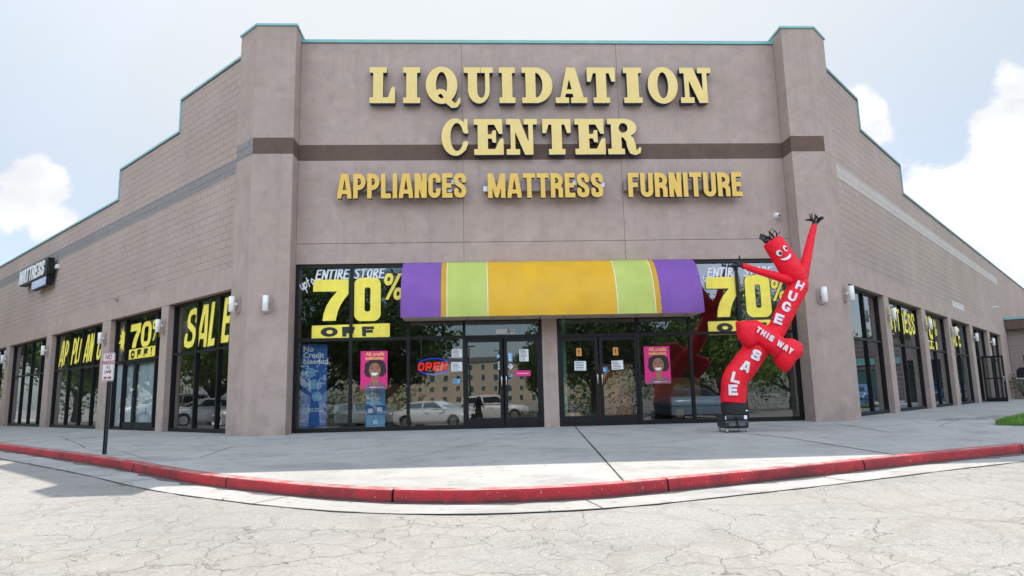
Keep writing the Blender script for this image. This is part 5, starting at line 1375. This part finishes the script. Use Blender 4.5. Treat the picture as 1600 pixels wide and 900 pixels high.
# ---------------------------------------------------------------- across the road, seen in the windows: trees, cars, a hotel block and the photographer
def leafy(col_lo, col_hi, name):
    b = MB_(name); inf = b.N.new('ShaderNodeNewGeometry')
    c = b.mix(inf.outputs['Random Per Island'], col_lo, col_hi); b.set(Base_Color=c, Roughness=.6)
    N, L = b.N, b.L
    tl = N.new('ShaderNodeBsdfTranslucent'); L.new(c, tl.inputs[0]); mx = N.new('ShaderNodeMixShader'); mx.inputs[0].default_value = .3
    L.new(b.p.outputs[0], mx.inputs[1]); L.new(tl.outputs[0], mx.inputs[2]); L.new(mx.outputs[0], b.out.inputs[0]); return b.m
M['leaf_a'] = leafy((.030, .062, .014), (.085, .150, .030), 'oak_leaf'); M['leaf_b'] = leafy((.10, .18, .018), (.23, .36, .055), 'bright_leaf'); M['leaf_c'] = leafy((.025, .05, .014), (.07, .11, .03), 'shrub_leaf')
def leaves(b, c, r, n, size, rnd, mi=0):
    for _ in range(n):
        d = Vector((rnd.gauss(0, 1), rnd.gauss(0, 1), rnd.gauss(0, .8))).normalized()*r*rnd.uniform(.35, 1.)**.6
        p = Vector(c)+d; a = Vector((rnd.gauss(0, 1), rnd.gauss(0, 1), rnd.gauss(0, 1))).normalized(); e = a.orthogonal().normalized(); g = a.cross(e); s = size*rnd.uniform(.6, 1.4)
        b.add([p-e*s, p-g*s*.55, p+e*s, p+g*s*.55], [(0, 1, 2, 3)], mi)
def make_tree(label, h, spread, seed, leaf, dens, base):
    rnd = random.Random(seed); r = thing('tree', label, 'tree', (0, 0, 0), 0, 'trees across the road')
    b = MB(); tips = []
    def limb(p, d, L_, rad, k):
        pts, rr_ = [p], [rad]
        for i in range(4):
            d = (d+Vector((rnd.uniform(-.25, .25), rnd.uniform(-.25, .25), rnd.uniform(-.05, .2)))).normalized(); p = p+d*L_/4; pts.append(p); rr_.append(rad*(1-.17*(i+1)))
            if k < 2 and i >= 1:
                a = rnd.uniform(0, 2*pi); limb(p, (d*.45+Vector((cos(a), sin(a), rnd.uniform(.0, .6)))).normalized(), L_*rnd.uniform(.5, .75), rr_[-1]*.6, k+1)
        b.tube(pts, rr_, 7); tips.append(p)
        tips.append(pts[2]); tips.append(pts[3]-Vector((0, 0, h*.05)))
    b.tube([(0, 0, -.2), (.03, 0, base*.5), (.0, .04, base)], [h*.034, h*.026, h*.023], 9)
    for i in range(6):
        a = i*pi/3+rnd.uniform(-.4, .4); limb(Vector((0, 0, base*rnd.uniform(.85, 1.1))), Vector((cos(a)*spread, sin(a)*spread, rnd.uniform(.5, 1.3))).normalized(), h*.42, h*.013, 0)
    limb(Vector((0, 0, base)), Vector((0, 0, 1)), h*.55, h*.018, 0)
    b.build('trunk', M['bark'], r)
    c = MB()
    for t in tips: leaves(c, t, h*.085*rnd.uniform(.6, 1.3), dens, h*.014, rnd)
    c.build('crown', M[leaf], r); return r
oak = make_tree('x', 11., 1.1, 4, 'leaf_a', 60, 1.9); elm = make_tree('x', 9., .9, 9, 'leaf_b', 56, 1.4); slim = make_tree('x', 10., .7, 15, 'leaf_a', 56, 1.7)
first = {}
def plant(proto, x, y, s, label, rz=0.):
    o = proto if proto.name not in first else copy_tree(proto); first[proto.name] = 1
    o.location = (x, y, az(x, y)); o.rotation_euler = (0, 0, rz); o.scale = (s,)*3; o['label'] = label
for i, (p, x, y, s, l) in enumerate((
    (oak, -10.5, -29., 1.05, 'broad dark oak across the road behind the grey hatchback'), (oak, -6.6, -33., .95, 'broad dark oak across the road behind the white sedan'), (slim, -17., -31, 1.0, 'slim tree at the left end of the row across the road'),
    (slim, 8.2, -32., 1.0, 'slim dark tree across the road opposite the second pair of doors'), (oak, 13.5, -34., .9, 'broad dark oak across the road behind the blue van'), (elm, 17.5, -33., 1.0, 'bright green tree across the road at the right end of the row'),
    (slim, 6.6, -56., .8, 'slim tree standing in front of the hotel entrance'), (oak, -22., -48., 1.1, 'oak far back in the car park left of the hotel'), (elm, 27., -42., 1.1, 'bright green tree far across the road on the right'),
    (elm, -27., 5., 1.0, 'bright green tree beyond the side street, nearest the parking sign'), (elm, -31., 10.5, 1.15, 'bright green tree beyond the side street behind the white cars'), (oak, -37., 16.5, 1.1, 'dark oak beyond the side street'),
    (elm, -43., 22., 1.2, 'tall bright green tree far along the side street'), (elm, -36., 4., 1.1, 'bright green tree set back from the side street'), (oak, -52., 30., 1.2, 'dark oak at the far end of the side street'), (elm, -47, 12., 1.2, 'bright green tree deep behind the side street'),
    (elm, -29., -7., .9, 'bright green tree at the corner of the side street'), (oak, 62., 40., 1., 'dark oak beyond the low shop row'), (elm, 40., 4., 1., 'bright green tree beyond the mailbox'))):
    plant(p, x, y, s, l, i*1.3)
def shrub(label, x, y, r, h, seed, mat='leaf_c'):
    t = thing('shrub', label, 'shrub', (x, y, az(x, y) if gdist(x, y) > 5 else 0.), 0, 'low shrubs'); rnd = random.Random(seed)
    b = MB(); [b.tube([(0, 0, 0), (rnd.uniform(-r, r)*.4, rnd.uniform(-r, r)*.4, h*.7)], [.03, .012], 6) for _ in range(6)]; b.build('stem', M['bark'], t)
    b = MB(); [leaves(b, (rnd.uniform(-r, r)*.7, rnd.uniform(-r, r)*.7, h*rnd.uniform(.35, .8)), r*.45, 170, .036, rnd) for _ in range(9)]; b.build('foliage', M[mat], t)
for i, (x, y, r, h) in enumerate(((3.3, -24.5, .9, 1.0), (4.9, -25.2, 1.1, 1.2), (6.6, -24.8, 1.0, .9), (-6.2, -25., 1.0, .9), (-8.2, -25.4, 1.1, 1.1), (9.2, -25.6, 1.2, 1.0))):
    shrub(('low shrub in the planter nearest the white off-roader', 'rounded shrub in the middle of the planter across the road', 'shrub at the far end of the planter opposite the second doors', 'shrub beside the white sedan', 'shrub under the big oak across the road', 'shrub left of the blue van-like car')[i], x, y, r, h, 30+i)
shrub('dark shrub in front of the annex opening at the right edge', 30.2, 20.6, 1.1, 1.25, 50)

def treeline():
    rnd = random.Random(77); b = MB()
    runs = [((-150, -70), (-7.5, -74), 7), ((10.5, -74), (150, -66), 7), ((-80, -66), (-78, 75), 8), ((72, -60), (78, 75), 7)]
    for (x0, y0), (x1, y1), h in runs:
        L_ = math.hypot(x1-x0, y1-y0); n = int(L_/2.2)
        for i in range(n):
            t = (i+rnd.random())/n; x, y = x0+(x1-x0)*t+rnd.uniform(-3, 3), y0+(y1-y0)*t+rnd.uniform(-3, 3); hh = h*rnd.uniform(.6, 1.25); z = az(x, y)
            for q in range(4): leaves(b, (x+rnd.uniform(-2, 2), y+rnd.uniform(-2, 2), z+hh*(.2+.24*q)), 1.9*rnd.uniform(.8, 1.2), 64, .21, rnd, rnd.choice((0, 0, 1)))
    tag(b.build('treeline', [M['leaf_a'], M['leaf_b']]), kind='stuff')
treeline()
def hedge(label, x0, y0, x1, y1, h, seed):
    t = thing('hedge', label, 'hedge', (x0, y0, az(x0, y0)), 0, 'hedges across the road'); rnd = random.Random(seed); b = MB(); L_ = math.hypot(x1-x0, y1-y0); n = int(L_/.45)
    for i in range(n):
        for z in (h*.3, h*.75): leaves(b, ((x1-x0)*i/n+rnd.uniform(-.2, .2), (y1-y0)*i/n+rnd.uniform(-.25, .25), z), .45, 60, .045, rnd)
    b.build('foliage', M['leaf_c'], t)
hedge('clipped hedge behind the white sedan across the road', -22., -37., -5., -37., 1.5, 1); hedge('clipped hedge behind the blue van-like car across the road', 5.5, -37., 24., -36., 1.5, 2)
hedge('clipped hedge behind the white cars in the side street', -33., -2., -36., 20., 1.4, 3)
def paint_car(name, col):
    b = MB_(name); b.set(Base_Color=col, Roughness=.32, Coat_Weight=.6, Coat_Roughness=.08); return b.m
M['car_white'] = paint_car('white_car_paint', (.74, .74, .73)); M['car_grey'] = paint_car('grey_car_paint', (.34, .35, .37)); M['car_navy'] = paint_car('dark_blue_car_paint', (.012, .05, .13)); M['car_blue'] = paint_car('blue_car_paint', (.03, .13, .30))
M['lamp_red'] = plain('tail_lamp_red', (.40, .01, .01), .2); M['lamp_clear'] = plain('headlamp', (.6, .6, .62), .15)
def make_car(label, mat, L_, W_, H_, kind):
    """x runs forward; body lofted from ribs, cabin above it with dark glass"""
    r = thing('parked_car', label, 'car', (0, 0, 0), 0, 'cars parked across the road'); hw = W_/2; g = .19
    top = {'sedan': [(-.5, .60), (-.47, .66), (-.30, .69), (-.02, .68), (.22, .66), (.40, .60), (.485, .50), (.5, .40)], 'suv': [(-.5, .62), (-.485, .66), (-.3, .66), (0, .66), (.24, .65), (.40, .62), (.485, .55), (.5, .42)]}[kind]
    b = MB(); vs = []
    for u, t in top:
        x = u*L_; z1 = t*H_; e = 1-.22*max(0, abs(u)-.40)/.10
        for y, z in ((-hw*.90*e, g), (-hw*e, g+.16), (-hw*e, z1*.72), (-hw*.95*e, z1*.95), (-hw*.80*e, z1), (hw*.80*e, z1), (hw*.95*e, z1*.95), (hw*e, z1*.72), (hw*e, g+.16), (hw*.90*e, g)): vs.append((x, y, z))
    m = 10; n = len(top)
    b.add(vs, [(i*m+k, i*m+(k+1) % m, (i+1)*m+(k+1) % m, (i+1)*m+k) for i in range(n-1) for k in range(m)]+[tuple(range(m)), tuple(range((n-1)*m, n*m))[::-1]], 0, True)
    cab_ = {'sedan': [(-.40, .68), (-.27, .94), (-.12, 1.), (.04, .985), (.23, .67)], 'suv': [(-.485, .66), (-.46, .95), (-.2, 1.), (.06, .985), (.24, .66)]}[kind]
    vs = []
    for u, t in cab_:
        z = t*H_; k = hw*(.93-.2*max(0, (t-.66)/.34)); vs += [(u*L_, -k, z), (u*L_, -k*.86, z+.02 if t > .9 else z), (u*L_, k*.86, z+.02 if t > .9 else z), (u*L_, k, z)]
    low = [(cab_[0][0]*L_, .66*H_), (cab_[-1][0]*L_, .65*H_)]
    b.add(vs, [(i*4+k, i*4+k+1, i*4+5+k, i*4+4+k) for i in range(4) for k in range(3)])
    for s_ in (0, 3): b.add([vs[i*4+s_] for i in range(5)], [(0, 1, 2, 3, 4)])
    b.build('body', M[mat], r)
    def lerp(a, c, t): return Vector(a)*(1-t)+Vector(c)*t
    gl = MB()
    for s_ in (0, 3):
        o = Vector((0, -.006 if s_ == 0 else .006, 0)); q = [Vector(vs[i*4+s_]) for i in range(5)]; base = [lerp(q[0], q[4], t) for t in (.06, .45, .48, .93)]
        tops = [lerp(q[1], q[2], .15), lerp(q[1], q[3], .52), lerp(q[1], q[3], .58), lerp(q[2], q[3], .95)]
        sh = lambda a, b_: lerp(a, b_, .12)
        gl.add([sh(base[0], tops[0])+o, sh(base[1], tops[1])+o, sh(tops[1], base[1])+o, sh(tops[0], base[0])+o], [(0, 1, 2, 3)]); gl.add([sh(base[2], tops[2])+o, sh(base[3], tops[3])+o, sh(tops[3], base[3])+o, sh(tops[2], base[2])+o], [(0, 1, 2, 3)])
    gl.build('side_window', M['car_glass'], r)
    for i, j, nm in ((0, 1, 'rear_window'), (4, 3, 'windscreen')):
        a, c = [Vector(v) for v in vs[i*4:i*4+4]], [Vector(v) for v in vs[j*4:j*4+4]]; o = Vector((-.01 if i == 0 else .01, 0, .006))
        MB().add([lerp(lerp(a[0], a[3], .1), lerp(c[0], c[3], .1), .1)+o, lerp(lerp(a[0], a[3], .9), lerp(c[0], c[3], .9), .1)+o, lerp(lerp(a[0], a[3], .86), lerp(c[0], c[3], .86), .86)+o, lerp(lerp(a[0], a[3], .14), lerp(c[0], c[3], .14), .86)+o], [(0, 1, 2, 3)]).build(nm, M['car_glass'], r)
    R_ = .33 if kind == 'sedan' else .38
    for x in (-.31*L_, .30*L_):
        for s_ in (-1, 1):
            y = s_*(hw-.10)
            w = MB().tube([(0, -.11, 0), (0, -.10, 0), (0, .10, 0), (0, .11, 0)], [R_-.02, R_, R_, R_-.02], 22).build('wheel', M['rubber'], r, (x, y, R_))
            MB().tube([(0, s_*.112, 0), (0, s_*.118, 0)], [R_*.66, R_*.6], 16).build('rim', M['steel'], w)
            a = MB(); pts = [(x+(R_+.06)*cos(t), s_*(hw+.003), R_+(R_+.06)*sin(t)) for t in np.linspace(0, pi, 14)]; a.add(pts, [tuple(range(14))]); a.build('wheel_arch', M['rubber'], r)
    for s_ in (-1, 1):
        MB().rbox(-.505*L_, -.475*L_, s_*hw*.62-.16, s_*hw*.62+.16, H_*.46, H_*.56, .02).build('tail_lamp', M['lamp_red'], r); MB().rbox(.46*L_, .497*L_, s_*hw*.6-.16, s_*hw*.6+.16, H_*.40, H_*.48, .02).build('headlight', M['lamp_clear'], r)
        MB().ball((.19*L_, s_*(hw+.06), H_*.68), (.06, .09, .06), 10, 6).build('mirror', M[mat], r)
    MB().rbox(-.507*L_, -.49*L_, -hw*.8, hw*.8, g+.02, g+.16, .02).build('bumper', M['rubber'], r)
    for s_ in (-1, 1): MB().box(-.05*L_, -.01*L_, s_*hw-.012, s_*hw+.012, H_*.52, H_*.54).box(.12*L_, .16*L_, s_*hw-.012, s_*hw+.012, H_*.51, H_*.53).build('door_handle', M['steel'], r)
    return r
def park(o, x, y, rz, label=None):
    o.location = (x, y, az(x, y)); o.rotation_euler = (0, 0, rz)
    if label: o['label'] = label
    return o
sedan = park(make_car('white sedan parked across the road opposite the OPEN neon', 'car_white', 4.7, 1.82, 1.45, 'sedan'), -2.3, -22.8, radians(22))
suv = park(make_car('white off-roader parked across the road opposite the first pair of doors', 'car_white', 4.7, 1.9, 1.78, 'suv'), 1.2, -31.5, radians(8))
park(make_car('grey hatchback parked to the left of the white sedan', 'car_grey', 4.4, 1.8, 1.5, 'suv'), -6.6, -27.2, radians(24))
park(make_car('blue van-like car parked across the road opposite the red tube man', 'car_navy', 4.8, 1.95, 1.9, 'suv'), 14.2, -27.5, radians(4))
for x, y, rz, l in ((-23.5, 5.2, .9, 'white sedan in the side street nearest the parking sign'), (-26.8, 9.4, .85, 'white sedan in the side street second along from the parking sign')): park(copy_tree(sedan), x, y, rz, l)
park(copy_tree(suv), -30.5, 13.2, .8, 'white off-roader farthest along the side street')
bl = make_car('blue car parked in front of the low shop row, beyond the mailbox', 'car_blue', 4.6, 1.82, 1.5, 'suv'); park(bl, 38.5, 17.5, radians(215)); park(copy_tree(bl), 35.0, 21.5, radians(215), 'second blue car by the low shop row'); park(copy_tree(suv), 41.5, 12.5, radians(215), 'white off-roader parked by the low shop row')

# hotel block
M['hotel_pane'] = plain('teal_hotel_glass', (.05, .13, .13), .15); M['beige'] = stucco('beige_render', (.56, .47, .375), .05); M['cornice'] = plain('grey_cornice', (.16, .16, .17), .7)
hb = thing('hotel_building', 'long four-storey beige hotel with small square windows far across the car park', 'building', (0, -168, -1.))
wins = []
b = MB(); b.box(-30, 38, -14, 0, 0, 11.4); b.build('wall', M['beige'], hb)
MB().box(-30.4, 38.4, -14.3, .35, 11.4, 12.6).build('cornice', M['cornice'], hb)
for f_ in range(4):
    for k in range(20):
        x = -28.5+k*3.35
        w = MB().box(-.62, .62, -.02, .05, -.1, 0).box(-.62, -.56, -.02, .05, 0, 1.5).box(.56, .62, -.02, .05, 0, 1.5).box(-.62, .62, -.02, .05, 1.5, 1.58).build('window', M['white_plastic'], hb, (x, .03, .95+f_*2.75))
        MB().box(-.56, .56, .0, .02, 0, 1.5).build('pane', M['hotel_pane'], w)
for i, x in enumerate((-.6, 1.9)):
    p = thing('lamp_post', ('left one of two tall dark lamp posts in front of the hotel', 'right one of two tall dark lamp posts in front of the hotel')[i], 'lamp post', (x*1.6, -70-i*8, az(x, -70)), 0, 'car park lamp posts')
    MB().tube([(0, 0, 0), (0, 0, 8.)], [.10, .07], 8).build('pole', M['black_al'], p); MB().rbox(-.7, .7, -.12, .12, 8., 8.14, .03).build('lamp_head', M['black_al'], p)
# low shop row off to the right, mirrored in the right wing
sr = thing('shop_row', 'low mauve shop row with a teal band over dark shopfronts, out to the right', 'building', (50., 25., -.4), radians(-59))
MB().box(-16, 16, 0, 10, 0, 5.4).build('wall', M['block_annex'], sr); MB().box(-16.1, 16.1, -.35, -.002, 3.2, 3.75).build('awning_band', M['teal'], sr); MB().box(-16.2, 16.2, -.12, 10.2, 5.402, 5.6).build('coping', M['brown'], sr)
for k in range(7):
    w = MB().box(-1.9, 1.9, -.05, -.002, .25, .33).box(-1.9, 1.9, -.05, -.002, 2.72, 2.8).box(-1.9, -1.82, -.05, -.002, .33, 2.72).box(1.82, 1.9, -.05, -.002, .33, 2.72).box(-.04, .04, -.05, -.002, .33, 2.72).build('window', M['black_al'], sr, (-13.5+k*4.5, 0, 0))
    MB().box(-1.82, 1.82, -.03, -.003, .33, 2.72).build('pane', M['hotel_pane'], w)
# planter kerb and painted bay lines across the road
b = MB()
for x in (-14, -11.2, -8.4, -5.6, -2.8, 0., 2.8): 
    vs = [(x+dx+t*.35*5, -20.6-t*5, az(x, -20.6-t*5)+.004) for t in (0, 1) for dx in (-.05, .05)]; b.add(vs, [(0, 1, 3, 2)])
tag(b.build('bay_markings', M['white_paint']), kind='structure')

# the photographer, seen only in the door glass, camera raised
def photographer():
    gx, gy = 0.05, -16.84; g = az(gx, gy)
    r = thing('person', 'person in a black top and trousers holding a camera up to the face', 'person', (gx, gy, g), 0)
    J = {'pelvis': (0, 0, .80), 'waist': (0, 0, .95), 'chest': (0, .0, 1.14), 'neck': (0, .0, 1.30), 'head': (0, .03, 1.37), 'head2': (0, .035, 1.46), 'top': (0, .02, 1.52),
         'hl': (-.09, 0, .76), 'kl': (-.10, .02, .43), 'al': (-.11, -.01, .09), 'fl': (-.12, .11, .035), 'tl': (-.12, .16, .03), 'hr': (.09, 0, .76), 'kr': (.11, .03, .43), 'ar': (.12, .0, .09), 'fr': (.13, .12, .035), 'tr': (.13, .17, .03),
         'sl': (-.17, 0, 1.25), 'el': (-.25, .10, 1.04), 'wl': (-.10, .20, 1.30), 'pl': (-.075, .205, 1.36), 'sr': (.17, 0, 1.25), 'er': (.26, .10, 1.05), 'wr': (.10, .20, 1.32), 'pr': (.08, .205, 1.385)}
    R_ = {'pelvis': .13, 'waist': .115, 'chest': .13, 'neck': .05, 'head': .065, 'head2': .085, 'top': .05, 'hl': .085, 'kl': .058, 'al': .036, 'fl': .038, 'tl': .03, 'hr': .085, 'kr': .058, 'ar': .036, 'fr': .038, 'tr': .03,
          'sl': .055, 'el': .042, 'wl': .028, 'pl': .036, 'sr': .055, 'er': .042, 'wr': .028, 'pr': .036}
    E_ = 'pelvis waist,waist chest,chest neck,neck head,head head2,head2 top,pelvis hl,hl kl,kl al,al fl,fl tl,pelvis hr,hr kr,kr ar,ar fr,fr tr,chest sl,sl el,el wl,wl pl,chest sr,sr er,er wr,wr pr'
    J = dict(J); names = list(J)
    v = [J[n] for n in names]; e = [tuple(names.index(k) for k in q.split()) for q in E_.split(',')]; rad = [R_[n] for n in names]
    for side, wn, sx in (('l', 'wl', 1), ('r', 'wr', -1)):      # five fingers, curled round the camera body
        p = Vector(J['p'+side]); i0 = names.index('p'+side)
        for k, (dz, ln) in enumerate(((.030, .9), (.012, 1.), (-.006, .95), (-.024, .75))):
            a = p+Vector((sx*.01, .035, dz)); c = p+Vector((sx*(.04*ln), .05, dz)); d = p+Vector((sx*.055*ln, .03, dz)); n = len(v)
            v += [a, c, d]; rad += [.010, .009, .008]; e += [(i0, n), (n, n+1), (n+1, n+2)]
        n = len(v); v += [p+Vector((sx*.02, -.02, .03)), p+Vector((sx*.045, -.025, .045))]; rad += [.012, .010]; e += [(i0, n), (n, n+1)]
    me = bpy.data.meshes.new('body'); me.from_pydata([tuple(p) for p in v], e, []); me.update()
    o = link('body', me, [M['clothes'], M['skin']], r)
    md = o.modifiers.new('skin', 'SKIN'); md.use_smooth_shade = True
    sk = me.skin_vertices[0].data if me.skin_vertices else None
    if sk is None:
        me.attributes  # skin layer is made by bmesh below
        bm = bmesh.new(); bm.from_mesh(me); bm.verts.layers.skin.verify(); bm.to_mesh(me); bm.free(); sk = me.skin_vertices[0].data
    for i, x in enumerate(rad): sk[i].radius = (x, x); sk[i].use_root = (i == 0)
    sub = o.modifiers.new('subdivision', 'SUBSURF'); sub.levels = sub.render_levels = 1
    b = MB(); b.ball((0, .0, 1.47), (.095, .105, .105), 16, 10); b.ball((0, -.06, 1.40), (.08, .05, .12), 12, 8); b.build('hair', M['hair'], r)
    b = MB(); b.tube([(0, 0, 1.02), (0, 0, .8), (0, .0, .56)], [.14, .165, .20], 16); b.build('tunic', M['clothes'], r)
    for x in (-.028, .028): MB().ball((x, .108, 1.455), .011, 8, 6).build('eye', M['paper'], r)
    MB().ball((0, .118, 1.43), (.013, .018, .02), 8, 6).build('nose', M['skin'], r); MB().ball((0, .105, 1.39), (.025, .01, .007), 8, 6).build('mouth', M['lip'], r)
    for x in (-.085, .085): MB().ball((x, .02, 1.44), (.012, .02, .03), 8, 6).build('ear', M['skin'], r)
    cm = thing('hand_camera', 'black camera held up to the eye by the photographer', 'camera', (gx, gy+.215, g+1.425))
    MB().rbox(-.065, .065, -.03, .02, -.045, .04, .012).rbox(-.03, .03, -.025, .015, .041, .065, .01).build('body', M['black_al'], cm)
    MB().tube([(0, .02, -.005), (0, .07, -.005)], .033, 16).build('lens', M['black_al'], cm)
    bg = thing('shoulder_bag', 'dark shoulder bag hanging at the hip of the person with the camera', 'bag', (gx-.26, gy, g+.62))
    MB().rbox(-.08, .08, -.15, .15, -.18, .12, .04).build('bag', M['clothes'], bg); MB().tube([(0, -.1, .12), (.10, -.03, .64), (.10, .03, .64), (0, .1, .12)], .012, 6).build('strap', M['clothes'], bg)
M['clothes'] = plain('black_cloth', (.012, .012, .014), .85, 0, .3); M['skin'] = plain('skin', (.36, .19, .12), .5, 0, .1); M['hair'] = plain('dark_hair', (.02, .014, .010), .6, 0, .3, 40); M['lip'] = plain('lips', (.30, .09, .08), .5)
photographer()
